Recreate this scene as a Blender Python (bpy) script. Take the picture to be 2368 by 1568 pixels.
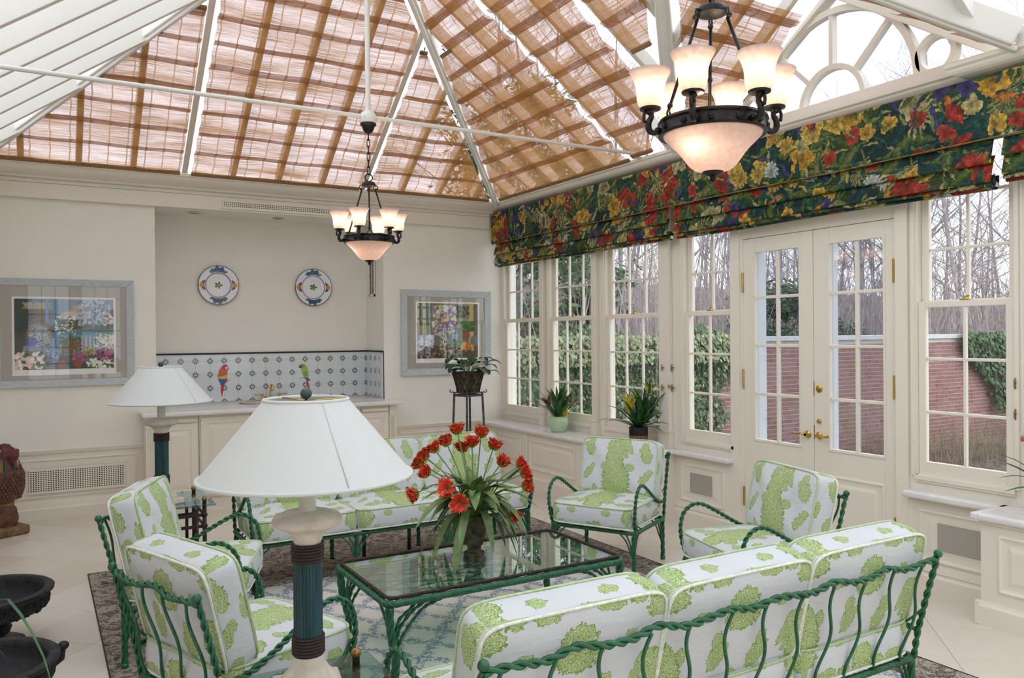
import bpy, bmesh, math, random
import numpy as np
from mathutils import Vector, Matrix
random.seed(7); rng = np.random.default_rng(11)
for o in list(bpy.data.objects): bpy.data.objects.remove(o)
SC = bpy.context.scene; COL = SC.collection
PI = math.pi; R = math.radians
# ---------------------------------------------------------------- camera
YAW = R(30.45); ROLL = R(0.49); FPX = 1849.0; EYE = 1.58
PITCH = math.atan((784.0 - 775.6) / FPX)
Fv = Vector((math.sin(YAW)*math.cos(PITCH), math.cos(YAW)*math.cos(PITCH), -math.sin(PITCH)))
R0 = Vector((math.cos(YAW), -math.sin(YAW), 0)); U0 = R0.cross(Fv)
Rv = R0*math.cos(ROLL) - U0*math.sin(ROLL); Uv = R0*math.sin(ROLL) + U0*math.cos(ROLL)
cd = bpy.data.cameras.new('camera'); cam = bpy.data.objects.new('camera', cd); COL.objects.link(cam)
cd.sensor_width = 36.0; cd.lens = 36.0*FPX/2368.0; cd.clip_end = 500; cd.clip_start = 0.05
cam.matrix_world = Matrix(((Rv.x, Uv.x, -Fv.x, 0), (Rv.y, Uv.y, -Fv.y, 0), (Rv.z, Uv.z, -Fv.z, EYE), (0, 0, 0, 1)))
SC.camera = cam
# ---------------------------------------------------------------- overcast sky
w = bpy.data.worlds.new('world'); SC.world = w; w.use_nodes = True
bg = w.node_tree.nodes['Background']
bg.inputs[0].default_value = (0.92, 0.96, 1.0, 1); bg.inputs[1].default_value = 1.4
SC.view_settings.view_transform = 'Standard'; SC.view_settings.look = 'None'
SC.view_settings.gamma = 1.0; SC.view_settings.use_curve_mapping = False
SC.view_settings.exposure = 0.74

# ---------------------------------------------------------------- mesh helpers
class MB:
    def __init__(s): s.v = []; s.f = []; s.m = []; s.uv = []; s.c = None
    def add(s, vs, fs, mi=0, uvs=None):
        b = len(s.v); s.v += [tuple(p) for p in vs]
        for i, f in enumerate(fs):
            s.f.append([b+k for k in f]); s.m.append(mi)
            s.uv.append(uvs[i] if uvs else None)
        return s
    def bx(s, x0, x1, y0, y1, z0, z1, mi=0):
        return s.add([(x0,y0,z0),(x1,y0,z0),(x1,y1,z0),(x0,y1,z0),(x0,y0,z1),(x1,y0,z1),(x1,y1,z1),(x0,y1,z1)],
              [(0,3,2,1),(4,5,6,7),(0,1,5,4),(1,2,6,5),(2,3,7,6),(3,0,4,7)], mi)
    def beam(s, a, b, w, h, up=(0,0,1), mi=0):       # box from a to b, h along up side
        a = Vector(a); b = Vector(b); d = (b-a).normalized(); sd = d.cross(Vector(up)).normalized(); u = sd.cross(d)
        vs = []
        for p in (a, b):
            for i, j in ((-1,-1),(1,-1),(1,1),(-1,1)): vs.append(p + sd*(i*w/2) + u*(j*h/2))
        return s.add(vs, [(0,3,2,1),(4,5,6,7),(0,1,5,4),(1,2,6,5),(2,3,7,6),(3,0,4,7)], mi)
    def tube(s, pts, r, n=8, caps=True, mi=0, closed=False):
        pts = [Vector(p) for p in pts]; N = len(pts)
        rr = r if isinstance(r, (list, tuple)) else [r]*N
        t = []
        for i in range(N):
            if closed: d = pts[(i+1) % N]-pts[i-1]
            else: d = pts[min(i+1,N-1)]-pts[max(i-1,0)]
            t.append(d.normalized() if d.length > 1e-9 else Vector((0,0,1)))
        a = Vector((0,0,1)) if abs(t[0].z) < .9 else Vector((1,0,0))
        nv = t[0].cross(a).normalized(); vs = []; fs = []
        for i in range(N):
            nv = (nv - t[i]*nv.dot(t[i]))
            nv = nv.normalized() if nv.length > 1e-6 else t[i].orthogonal().normalized()
            bv = t[i].cross(nv)
            for k in range(n):
                an = 2*PI*k/n; vs.append(pts[i]+(nv*math.cos(an)+bv*math.sin(an))*rr[i])
        M = N if closed else N-1
        for i in range(M):
            j = (i+1) % N
            for k in range(n):
                l = (k+1) % n; fs.append((i*n+k, i*n+l, j*n+l, j*n+k))
        if caps and not closed:
            fs.append(tuple(range(n-1,-1,-1))); fs.append(tuple((N-1)*n+k for k in range(n)))
        return s.add(vs, fs, mi)
    def lathe(s, prof, n=32, c=(0,0,0), mi=0, a0=0, a1=2*PI):
        full = abs(a1-a0-2*PI) < 1e-6; K = n if full else n+1; vs = []; fs = []
        for (r, z) in prof:
            for k in range(K):
                an = a0+(a1-a0)*k/n; vs.append((c[0]+max(r,1e-5)*math.cos(an), c[1]+max(r,1e-5)*math.sin(an), c[2]+z))
        for i in range(len(prof)-1):
            for k in range(n):
                l = (k+1) % K; fs.append((i*K+k, i*K+l, (i+1)*K+l, (i+1)*K+k))
        return s.add(vs, fs, mi)
    def sphere(s, c, r, n=12, m=8, sc=(1,1,1), mi=0):
        vs = []; fs = []
        for i in range(m+1):
            ph = PI*i/m
            for k in range(n):
                an = 2*PI*k/n; q = max(math.sin(ph), 1e-4)
                vs.append((c[0]+r*sc[0]*q*math.cos(an), c[1]+r*sc[1]*q*math.sin(an), c[2]-r*sc[2]*math.cos(ph)))
        for i in range(m):
            for k in range(n):
                l = (k+1) % n; fs.append((i*n+k, i*n+l, (i+1)*n+l, (i+1)*n+k))
        return s.add(vs, fs, mi)
    def prism(s, poly, a, b, axis='x', mi=0):       # 2d polygon pushed along an axis
        def mk(p, q):
            return (q, p[0], p[1]) if axis == 'x' else ((p[0], q, p[1]) if axis == 'y' else (p[0], p[1], q))
        n = len(poly); vs = [mk(p, a) for p in poly]+[mk(p, b) for p in poly]
        fs = [tuple(range(n-1,-1,-1)), tuple(range(n, 2*n))]+[(k, (k+1) % n, n+(k+1) % n, n+k) for k in range(n)]
        return s.add(vs, fs, mi)
    def xf(s, M):
        s.v = [tuple(M @ Vector(p)) for p in s.v]; return s
    def build(s, name, mat, parent=None, smooth=False, bevel=0, loc=None, sharp=None, kind=None):
        me = bpy.data.meshes.new(name); me.from_pydata(s.v, [], s.f); me.update()
        mats = mat if isinstance(mat, (list, tuple)) else [mat]
        for m in mats: me.materials.append(M_[m] if isinstance(m, str) else m)
        if len(mats) > 1: me.polygons.foreach_set('material_index', s.m)
        if any(u is not None for u in s.uv):
            ul = me.uv_layers.new(name='UVMap'); arr = []
            for f, u in zip(s.f, s.uv):
                for k in range(len(f)): arr += list(u[k]) if u else [0, 0]
            ul.data.foreach_set('uv', arr)
        if s.c is not None:
            ca = me.color_attributes.new('Col', 'FLOAT_COLOR', 'POINT')
            a = np.ones((len(s.v), 4), np.float32); a[:, :3] = np.asarray(s.c, np.float32); ca.data.foreach_set('color', a.ravel())
        if smooth:
            me.polygons.foreach_set('use_smooth', [True]*len(me.polygons))
            if sharp: me.set_sharp_from_angle(angle=R(sharp))
        bm = bmesh.new(); bm.from_mesh(me); bmesh.ops.recalc_face_normals(bm, faces=bm.faces); bm.to_mesh(me); bm.free()
        o = bpy.data.objects.new(name, me); COL.objects.link(o)
        if parent: o.parent = parent
        if loc: o.location = loc
        if bevel:
            md = o.modifiers.new('bevel', 'BEVEL'); md.width = bevel; md.segments = 2; md.limit_method = 'ANGLE'; md.harden_normals = False
        if kind: o['kind'] = kind
        return o
def tag(o, label=None, cat=None, group=None, kind=None):
    if label: o['label'] = label
    if cat: o['category'] = cat
    if group: o['group'] = group
    if kind: o['kind'] = kind
    return o
def thing(name, label=None, cat=None, loc=(0,0,0), rz=0, group=None, kind=None, parent=None):
    o = bpy.data.objects.new(name, None); o.empty_display_size = .1; COL.objects.link(o); o.location = loc; o.rotation_euler = (0,0,rz)
    if parent: o.parent = parent
    return tag(o, label, cat, group, kind)
def inst(src, name=None, parent=None, loc=None, rot=None, scale=None):
    o = src.copy(); COL.objects.link(o)
    if name: o.name = name
    if parent is not None: o.parent = parent
    if loc is not None: o.location = loc
    if rot is not None: o.rotation_euler = rot
    if scale is not None: o.scale = scale
    return o
def kids(o): return [c for c in bpy.data.objects if c.parent == o]
def copy_tree(o, parent=None):
    c = o.copy(); COL.objects.link(c); c.parent = parent
    for ch in kids(o): copy_tree(ch, c)
    return c
def bxo(name, mat, x0, x1, y0, y1, z0, z1, parent=None, bevel=0, kind=None):
    return MB().bx(x0,x1,y0,y1,z0,z1).build(name, mat, parent, bevel=bevel, kind=kind)
def smooth_path(pts, step):
    P = [Vector(p) for p in pts]
    if len(P) == 2: Q = [P[0].lerp(P[1], i/40) for i in range(41)]
    else:
        Q = []; E = [P[0]*2-P[1]]+P+[P[-1]*2-P[-2]]
        for i in range(1, len(E)-2):
            a, b, c, d = E[i-1], E[i], E[i+1], E[i+2]
            for k in range(16):
                t = k/16; Q.append(.5*((2*b)+(c-a)*t+(2*a-5*b+4*c-d)*t*t+(3*b-a-3*c+d)*t**3))
        Q.append(P[-1])
    L = [0]
    for i in range(1, len(Q)): L.append(L[-1]+(Q[i]-Q[i-1]).length)
    n = max(2, int(round(L[-1]/step))); out = []; j = 0
    for i in range(n+1):
        s = L[-1]*i/n
        while j < len(L)-2 and L[j+1] < s: j += 1
        t = (s-L[j])/max(L[j+1]-L[j], 1e-9); out.append(Q[j].lerp(Q[j+1], min(max(t,0),1)))
    return out
def rope(mb, pts, Rr, r, strands=2, pitch=.11, step=.013, n=6, closed=False, ph=0):
    Q = smooth_path(list(pts)+([pts[0]] if closed else []), step)
    if closed: Q = Q[:-1]
    N = len(Q); t = []
    for i in range(N):
        d = (Q[(i+1) % N]-Q[i-1]) if closed else (Q[min(i+1,N-1)]-Q[max(i-1,0)])
        t.append(d.normalized())
    nv = t[0].orthogonal().normalized(); fr = []
    for i in range(N):
        nv = (nv-t[i]*nv.dot(t[i])).normalized(); fr.append((nv.copy(), t[i].cross(nv)))
    for k in range(strands):
        ps = []
        for i in range(N):
            an = ph+2*PI*k/strands+2*PI*i*step/pitch; ps.append(Q[i]+(fr[i][0]*math.cos(an)+fr[i][1]*math.sin(an))*Rr)
        mb.tube(ps, r, n, closed=closed)
    return mb
# ---------------------------------------------------------------- materials
M_ = {}
class N:
    def __init__(s, name):
        m = bpy.data.materials.new(name); m.use_nodes = True; s.m = m; s.t = m.node_tree; s.t.nodes.clear(); M_[name] = m
        s.out = s.n('ShaderNodeOutputMaterial')
    def n(s, ty, **k):
        x = s.t.nodes.new(ty)
        for a, b in k.items(): setattr(x, a, b)
        return x
    def l(s, a, b): s.t.links.new(a, b)
    def put(s, sock, v):
        if isinstance(v, bpy.types.NodeSocket): s.l(v, sock)
        elif v is not None: sock.default_value = v
    def math(s, op, a, b=None, c=None, clamp=False):
        x = s.n('ShaderNodeMath', operation=op, use_clamp=clamp); s.put(x.inputs[0], a); s.put(x.inputs[1], b)
        if c is not None: s.put(x.inputs[2], c)
        return x.outputs[0]
    def vm(s, op, a, b=None, c=None, scale=None):
        x = s.n('ShaderNodeVectorMath', operation=op); s.put(x.inputs[0], a)
        if b is not None: s.put(x.inputs[1], b)
        if c is not None: s.put(x.inputs[2], c)
        if scale is not None: s.put(x.inputs['Scale'], scale)
        return x.outputs['Value'] if op in ('LENGTH', 'DOT_PRODUCT', 'DISTANCE') else x.outputs[0]
    def mix(s, f, a, b, ty='MIX'):
        x = s.n('ShaderNodeMix', data_type='RGBA', blend_type=ty); s.put(x.inputs[0], f); s.put(x.inputs[6], c4(a)); s.put(x.inputs[7], c4(b)); return x.outputs[2]
    def noise(s, vec, scale=5, detail=2, rough=.5, dim='3D', dist=0):
        x = s.n('ShaderNodeTexNoise', noise_dimensions=dim); s.put(x.inputs['Vector'], vec)
        x.inputs['Scale'].default_value = scale; x.inputs['Detail'].default_value = detail; x.inputs['Roughness'].default_value = rough; x.inputs['Distortion'].default_value = dist
        return x.outputs
    def vor(s, vec, scale=5, rnd=1, dim='2D', feat='F1'):
        x = s.n('ShaderNodeTexVoronoi', voronoi_dimensions=dim, feature=feat); s.put(x.inputs['Vector'], vec); x.inputs['Scale'].default_value = scale
        x.inputs['Randomness'].default_value = rnd; return x.outputs
    def ramp(s, f, stops, interp='LINEAR'):
        x = s.n('ShaderNodeValToRGB'); s.put(x.inputs[0], f); cr = x.color_ramp; cr.interpolation = interp
        while len(cr.elements) > 1: cr.elements.remove(cr.elements[-1])
        cr.elements[0].position = stops[0][0]; cr.elements[0].color = c4(stops[0][1])
        for p, c in stops[1:]: e = cr.elements.new(p); e.color = c4(c)
        return x.outputs[0]
    def mr(s, v, a, b, c=0, d=1):
        x = s.n('ShaderNodeMapRange'); s.put(x.inputs[0], v)
        for i, k in enumerate((a, b, c, d)): s.put(x.inputs[i+1], k)
        return x.outputs[0]
    def mp(s, vec, loc=(0,0,0), rot=(0,0,0), sc=(1,1,1), ty='POINT'):
        x = s.n('ShaderNodeMapping', vector_type=ty); s.l(vec, x.inputs[0]); x.inputs[1].default_value = loc; x.inputs[2].default_value = rot; x.inputs[3].default_value = sc; return x.outputs[0]
    def tc(s, k='Object'): return s.n('ShaderNodeTexCoord').outputs[k]
    def sep(s, v): x = s.n('ShaderNodeSeparateXYZ'); s.l(v, x.inputs[0]); return x.outputs
    def cmb(s, x=0, y=0, z=0):
        q = s.n('ShaderNodeCombineXYZ'); s.put(q.inputs[0], x); s.put(q.inputs[1], y); s.put(q.inputs[2], z); return q.outputs[0]
    def bsdf(s, col, rough=.5, metal=0, spec=.5, bump=None, bstr=.2, coat=0, sheen=0, trans=None, emis=None):
        b = s.n('ShaderNodeBsdfPrincipled'); s.put(b.inputs['Base Color'], c4(col)); s.put(b.inputs['Roughness'], rough); s.put(b.inputs['Metallic'], metal)
        b.inputs['Specular IOR Level'].default_value = spec; b.inputs['Coat Weight'].default_value = coat; b.inputs['Sheen Weight'].default_value = sheen
        if emis: b.inputs['Emission Color'].default_value = c4(emis[0]); b.inputs['Emission Strength'].default_value = emis[1]
        if bump is not None:
            u = s.n('ShaderNodeBump'); u.inputs['Strength'].default_value = bstr; u.inputs['Distance'].default_value = .01; s.l(bump, u.inputs['Height']); s.l(u.outputs[0], b.inputs['Normal'])
        s.l(b.outputs[0], s.out.inputs[0]); return b
def c4(c):
    if isinstance(c, (tuple, list)) and len(c) == 3: return (c[0], c[1], c[2], 1)
    return c
def paint(name, col, rough=.5, metal=0, var=.06, scale=8, bump=0, bscale=60, spec=.5, coat=0, stretch=None, dark=None):
    g = N(name); v = g.tc('Object')
    if stretch: v = g.mp(v, sc=stretch)
    ns = g.noise(v, scale, 4, .6)
    a = tuple(max(c*(1-var*2), 0) for c in col) if dark is None else dark
    b = tuple(min(c*(1+var), 1) for c in col)
    cc = g.ramp(ns[0], [(.3, a), (.7, b)])
    bm = g.noise(v, bscale, 3)[0] if bump else None
    g.bsdf(cc, rough, metal, spec, bm, bump, coat); return g.m
paint('wall', (.85, .815, .745), .75, var=.015, scale=3, bump=.04, bscale=90, spec=.25)
paint('niche', (.76, .70, .57), .75, var=.015, scale=3, bump=.04, bscale=90, spec=.25)
paint('trim', (.82, .755, .655), .42, var=.012, scale=2, spec=.4)
paint('trimwhite', (.74, .71, .655), .4, var=.01, scale=2, spec=.4)
paint('extwhite', (.85, .86, .88), .5, var=.01, scale=2)
paint('marble', (.80, .77, .76), .18, var=.05, scale=9, spec=.5)
paint('green', (.008, .118, .045), .3, var=.25, scale=30, spec=.6, bump=.05, bscale=120)
paint('darkgreen', (.006, .03, .014), .4, var=.2, scale=20)
paint('iron', (.022, .019, .017), .38, .6, var=.3, scale=40, bump=.15, bscale=150)
paint('ironbrown', (.05, .032, .026), .5, .4, var=.3, scale=40, bump=.15, bscale=90)
paint('pewter', (.10, .095, .10), .45, .7, var=.3, scale=25)
paint('brass', (.62, .42, .13), .25, 1, var=.08, scale=20)
paint('oldbrass', (.36, .2, .07), .35, 1, var=.2, scale=30)
paint('teal', (.016, .065, .078), .45, .2, var=.35, scale=24, stretch=(1, 1, .1))
paint('cordbrown', (.035, .016, .013), .7, var=.3, scale=90)
paint('stone', (.66, .58, .49), .8, var=.12, scale=14, bump=.2, bscale=70)
paint('plasterpost', (.62, .58, .49), .7, var=.05)
paint('linen', (.63, .635, .63), .9, var=.015, scale=200, bump=.05, bscale=400, spec=.1)
paint('black', (.01, .01, .01), .6)
paint('dark', (.004, .004, .004), .9)
paint('verdigris', (.06, .09, .085), .5, .3, var=.2, scale=30)
paint('urnblack', (.018, .019, .024), .55, .3, var=.3, scale=30, bump=.5, bscale=45)
paint('celadon', (.46, .62, .40), .15, var=.06, scale=12, spec=.6, coat=.3)
paint('leaf', (.035, .13, .022), .38, var=.3, scale=14, spec=.5)
paint('leafdark', (.015, .07, .018), .35, var=.3, scale=14, spec=.5)
paint('leaftulip', (.14, .22, .07), .5, var=.25, scale=16)
paint('stemgreen', (.20, .32, .09), .5, var=.2, scale=20)
paint('yellowbract', (.72, .56, .04), .5, var=.2, scale=30)
paint('redbract', (.25, .08, .04), .5, var=.3, scale=30)
paint('mossstone', (.10, .085, .055), .9, var=.5, scale=18, bump=.5, bscale=50)
paint('soil', (.03, .02, .015), .95)
paint('framegray', (.52, .56, .575), .5, var=.12, scale=25, stretch=(1, 1, 8))
paint('matboard', (.47, .43, .38), .9, var=.08, scale=160)
paint('paper', (.88, .87, .86), .8, var=.01)
paint('woodred', (.15, .055, .035), .6, var=.35, scale=22, bump=.35, bscale=40)
paint('woodbrown', (.22, .13, .07), .7, var=.3, scale=16, bump=.3, bscale=40)
paint('woodplum', (.13, .022, .03), .5, var=.25, scale=22)
paint('woodolive', (.24, .15, .05), .6, var=.3, scale=20)
paint('woodteal', (.03, .06, .055), .6, var=.3, scale=20)
paint('tileb', (.74, .66, .57), .32, var=.05, scale=2.5, spec=.45)
paint('grout', (.60, .53, .45), .8)
paint('blinddark', (.30, .17, .07), .7, var=.2, scale=40)
paint('cordwhite', (.85, .85, .83), .6)
paint('terrab', (.40, .16, .06), .6, var=.15)
paint('ventgray', (.44, .40, .34), .8, var=.1, scale=300, bump=.3, bscale=700)
paint('brickm', (.70, .66, .62), .95, var=.1, scale=20)
paint('cap', (.70, .69, .70), .8, var=.06)
paint('bark', (.36, .335, .345), .9, var=.2, scale=6, bump=.4, bscale=20)
paint('barkred', (.42, .345, .355), .9, var=.25, scale=6)
paint('ivyleaf', (.085, .16, .06), .5, var=.45, scale=9)
paint('ivypale', (.32, .36, .20), .6, var=.3, scale=9)
paint('twig', (.22, .17, .13), .9, var=.3, scale=9)
paint('evergreen', (.06, .14, .04), .6, var=.5, scale=3)
paint('rhodo', (.07, .13, .06), .5, var=.5, scale=4)
paint('drygrass', (.34, .26, .19), .9, var=.3, scale=8)
# floor tile: per-object tint
g = N('tile'); oi = g.n('ShaderNodeObjectInfo').outputs['Random']; v = g.tc('Object')
ns = g.noise(g.mp(v, rot=(0,0,.78), sc=(1.4, 5, 1)), 3, 5, .6)[0]
base = g.ramp(oi, [(0, (.66, .575, .49)), (.5, (.72, .64, .555)), (1, (.76, .69, .61))])
g.bsdf(g.mix(g.mr(ns, .35, .75, 0, .35), base, (.80, .745, .67)), .30, 0, .45)
# bricks
g = N('brick'); oi = g.n('ShaderNodeObjectInfo').outputs['Random']; v = g.tc('Object'); ns = g.noise(v, 30, 3)[0]
cc = g.ramp(oi, [(0, (.27, .115, .11)), (.35, (.34, .16, .145)), (.7, (.38, .19, .17)), (1, (.29, .165, .17))])
g.bsdf(g.mix(g.mr(ns, .4, .8, 0, .5), cc, (.45, .30, .27)), .9, 0, .2, ns, .3)
g = N('brickstuff'); v = g.tc('Object'); q = g.sep(v)
cell = g.cmb(g.math('FLOOR', g.math('DIVIDE', q[0], .225)), 0, g.math('FLOOR', g.math('DIVIDE', q[2], .075)))
wn = g.n('ShaderNodeTexWhiteNoise', noise_dimensions='3D'); g.l(cell, wn.inputs[0]); ns = g.noise(v, 30, 3)[0]
cc = g.ramp(wn.outputs[0], [(0, (.27, .115, .11)), (.35, (.34, .16, .145)), (.7, (.38, .19, .17)), (1, (.29, .165, .17))])
g.bsdf(g.mix(g.mr(ns, .4, .8, 0, .5), cc, (.45, .30, .27)), .9, 0, .2, ns, .3)
# vertex colours
def vcol(name, rough=.5, spec=.4, coat=0, sub=0):
    g = N(name); a = g.n('ShaderNodeVertexColor', layer_name='Col'); g.bsdf(a.outputs[0], rough, 0, spec, coat=coat)
vcol('vprint', .55, .3); vcol('vglaze', .12, .5, .4); vcol('vpetal', .5, .3)
# thin architectural glass: fresnel mirror over clear transmission
def glass(name, tint=(1,1,1), ior=1.5, refl=1.0):
    g = N(name); tr = g.n('ShaderNodeBsdfTransparent'); tr.inputs[0].default_value = c4(tint)
    gl = g.n('ShaderNodeBsdfGlossy'); gl.inputs['Roughness'].default_value = 0.0; gl.inputs[0].default_value = (1,1,1,1)
    lw = g.n('ShaderNodeLayerWeight'); lw.inputs[0].default_value = .5; F0 = ((ior-1)/(ior+1))**2
    fk = g.math('ADD', F0, g.math('MULTIPLY', g.math('POWER', lw.outputs['Facing'], 5), 1-F0))
    mx = g.n('ShaderNodeMixShader'); g.l(g.math('MULTIPLY', fk, refl, clamp=True), mx.inputs[0]); g.l(tr.outputs[0], mx.inputs[1]); g.l(gl.outputs[0], mx.inputs[2]); g.l(mx.outputs[0], g.out.inputs[0])
glass('glass', (.96, .98, .98), 1.45); glass('glassdoor', (.80, .83, .86), 1.5, 1.6); glass('roofglass', (.97, .98, 1), 1.3, .6)
glass('glasstable', (.60, .80, .71), 1.5, 1.9); glass('glasside', (.60, .78, .76), 1.5, 1.3); glass('pictureglass', (.98, .98, .98), 1.4, .9)
# frosted lamp glass
g = N('frosted'); v = g.tc('Object'); ns = g.noise(v, 60, 3)[0]; sp = g.noise(v, 160, 2, .6)[0]
cc = g.mix(g.mr(sp, .73, .78), g.mix(g.mr(ns, .3, .7), (.64, .53, .48), (.72, .63, .59)), (.42, .28, .13))
d = g.n('ShaderNodeBsdfDiffuse'); g.l(cc, d.inputs[0]); t = g.n('ShaderNodeBsdfTranslucent'); g.l(cc, t.inputs[0])
m1 = g.n('ShaderNodeMixShader'); m1.inputs[0].default_value = .55; g.l(d.outputs[0], m1.inputs[1]); g.l(t.outputs[0], m1.inputs[2])
g.l(m1.outputs[0], g.out.inputs[0])
g = N('bulb'); e = g.n('ShaderNodeEmission'); e.inputs[0].default_value = (1, .82, .58, 1); e.inputs[1].default_value = 40; g.l(e.outputs[0], g.out.inputs[0])
# woven blind cloth (uv in metres: u along the threads, v up the slope)
g = N('weave'); uv = g.tc('UV'); q = g.sep(uv)
st = g.noise(g.mp(uv, sc=(2.2, 150, 1)), 1, 3, .65, '2D')[0]
st2 = g.noise(g.mp(uv, loc=(5, 2, 0), sc=(5, 420, 1)), 1, 2, .6, '2D')[0]
big = g.noise(g.mp(uv, loc=(1, 7, 0), sc=(1.1, 9, 1)), 1, 2, .5, '2D')[0]
op = g.math('ADD', g.math('ADD', g.math('MULTIPLY', st, 1.15), g.math('MULTIPLY', st2, .55)), g.math('MULTIPLY', big, .8))
op = g.mr(op, 1.0, 1.5, .52, .98)
fu = g.math('FRACT', g.math('MULTIPLY', q[0], 1/.0125)); warp = g.math('LESS_THAN', g.math('ABSOLUTE', g.math('SUBTRACT', fu, .5)), .1)
fu2 = g.math('FRACT', g.math('MULTIPLY', q[0], 1/.145)); warp2 = g.math('LESS_THAN', g.math('ABSOLUTE', g.math('SUBTRACT', fu2, .5)), .035)
op = g.math('MAXIMUM', op, g.math('MAXIMUM', g.math('MULTIPLY', warp, .8), g.math('MULTIPLY', warp2, .93)))
cc = g.mix(st, (.30, .14, .04), (.46, .245, .095))
d = g.n('ShaderNodeBsdfDiffuse'); g.l(cc, d.inputs[0]); t = g.n('ShaderNodeBsdfTranslucent'); g.l(g.mix(.5, cc, (.50, .25, .09)), t.inputs[0])
m1 = g.n('ShaderNodeMixShader'); m1.inputs[0].default_value = .5; g.l(d.outputs[0], m1.inputs[1]); g.l(t.outputs[0], m1.inputs[2])
tr = g.n('ShaderNodeBsdfTransparent'); tr.inputs[0].default_value = (.92, .86, .9, 1)
m2 = g.n('ShaderNodeMixShader'); g.l(op, m2.inputs[0]); g.l(tr.outputs[0], m2.inputs[1]); g.l(m1.outputs[0], m2.inputs[2]); g.l(m2.outputs[0], g.out.inputs[0])
# green paisley cotton (uv in metres)
g = N('paisley'); uv0 = g.tc('UV')
wv = g.noise(uv0, 38, 1, .5, '2D')['Color']; wob = g.vm('SCALE', g.vm('SUBTRACT', wv, (.5, .5, .5)), scale=.016)
w2 = g.noise(uv0, 110, 1, .5, '2D')['Color']; wob2 = g.vm('SCALE', g.vm('SUBTRACT', w2, (.5, .5, .5)), scale=.011)
p = g.vm('ADD', g.vm('ADD', uv0, wob), wob2)
TU, TV = .62, .60
x = g.n('ShaderNodeVectorMath', operation='WRAP'); g.l(p, x.inputs[0]); x.inputs[1].default_value = (TU/2, TV/2, 1); x.inputs[2].default_value = (-TU/2, -TV/2, -1)
tile = x.outputs[0]
EL = [(.0, -.10, .095, .125, 0), (-.012, .03, .06, .12, .12), (.0, .13, .052, .075, -.35), (.045, .175, .042, .04, 0), (.085, .14, .02, .045, .5), (.065, .095, .016, .03, .3), (-.065, .155, .016, .03, -.3),
      (.10, .0, .03, .026, 0), (-.085, .0, .03, .026, 0), (.10, -.19, .035, .03, .4), (-.10, -.19, .035, .03, -.4), (0, -.245, .06, .035, 0),
      (-.215, .12, .034, .048, .3), (-.21, .185, .024, .024, 0), (-.245, .15, .02, .018, 0), (.215, .09, .036, .052, .25), (.205, .155, .026, .024, 0), (.185, .125, .02, .018, 0),
      (.21, -.07, .024, .052, -.6), (.245, -.025, .02, .02, 0), (-.22, -.05, .026, .05, -.7), (-.185, 0, .018, .018, 0),
      (.20, -.20, .05, .026, .1), (.245, -.175, .022, .03, 0), (-.20, -.20, .05, .026, -.1), (-.16, -.165, .018, .028, 0), (.31, .26, .075, .05, 0), (-.31, .26, .075, .05, 0), (.31, -.29, .06, .04, 0), (-.31, -.29, .06, .04, 0),
      (.31, .02, .018, .04, 0), (-.31, .02, .018, .04, 0), (.12, .28, .03, .022, 0), (-.13, .28, .03, .022, 0)]
dm = None
for (a, b, rx, ry, ro) in EL:
    L = g.vm('LENGTH', g.mp(tile, (a, b, 0), (0, 0, ro), (rx*1.1, ry*1.1, 1), 'TEXTURE'))
    dm = L if dm is None else g.math('MINIMUM', dm, L)
lob = g.vor(uv0, 62, .8, '2D')[0]; dm = g.math('ADD', dm, g.math('MULTIPLY', g.math('SUBTRACT', lob, .42), .34))
mask = g.math('LESS_THAN', dm, 1.0)
line = g.math('SINE', g.math('ADD', g.math('MULTIPLY', dm, 34), g.math('MULTIPLY', g.noise(uv0, 60, 2, .5, '2D')[0], 22)))
vo = g.vor(uv0, 105, .9, '2D', 'DISTANCE_TO_EDGE')[0]
ln = g.math('MAXIMUM', g.math('GREATER_THAN', line, .55), g.math('LESS_THAN', vo, .055))
edge = g.math('GREATER_THAN', dm, .90)
deep = g.mix(g.noise(uv0, 9, 2, .5, '2D')[0], (.20, .30, .065), (.30, .40, .12))
ink = g.mix(ln, deep, (.60, .68, .42)); ink = g.mix(edge, ink, (.22, .33, .085))
cloth = g.mix(g.noise(uv0, 6, 3, .5, '2D')[0], (.59, .60, .63), (.66, .67, .69))
g.bsdf(g.mix(mask, cloth, ink), .85, 0, .15, g.noise(g.mp(uv0, sc=(1, 3, 1)), 14, 3, .5, '2D')[0], .25)
paint('piping', (.50, .62, .36), .8, var=.1, scale=60)
paint('pipingwhite', (.78, .80, .70), .8, var=.1, scale=60)
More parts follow.
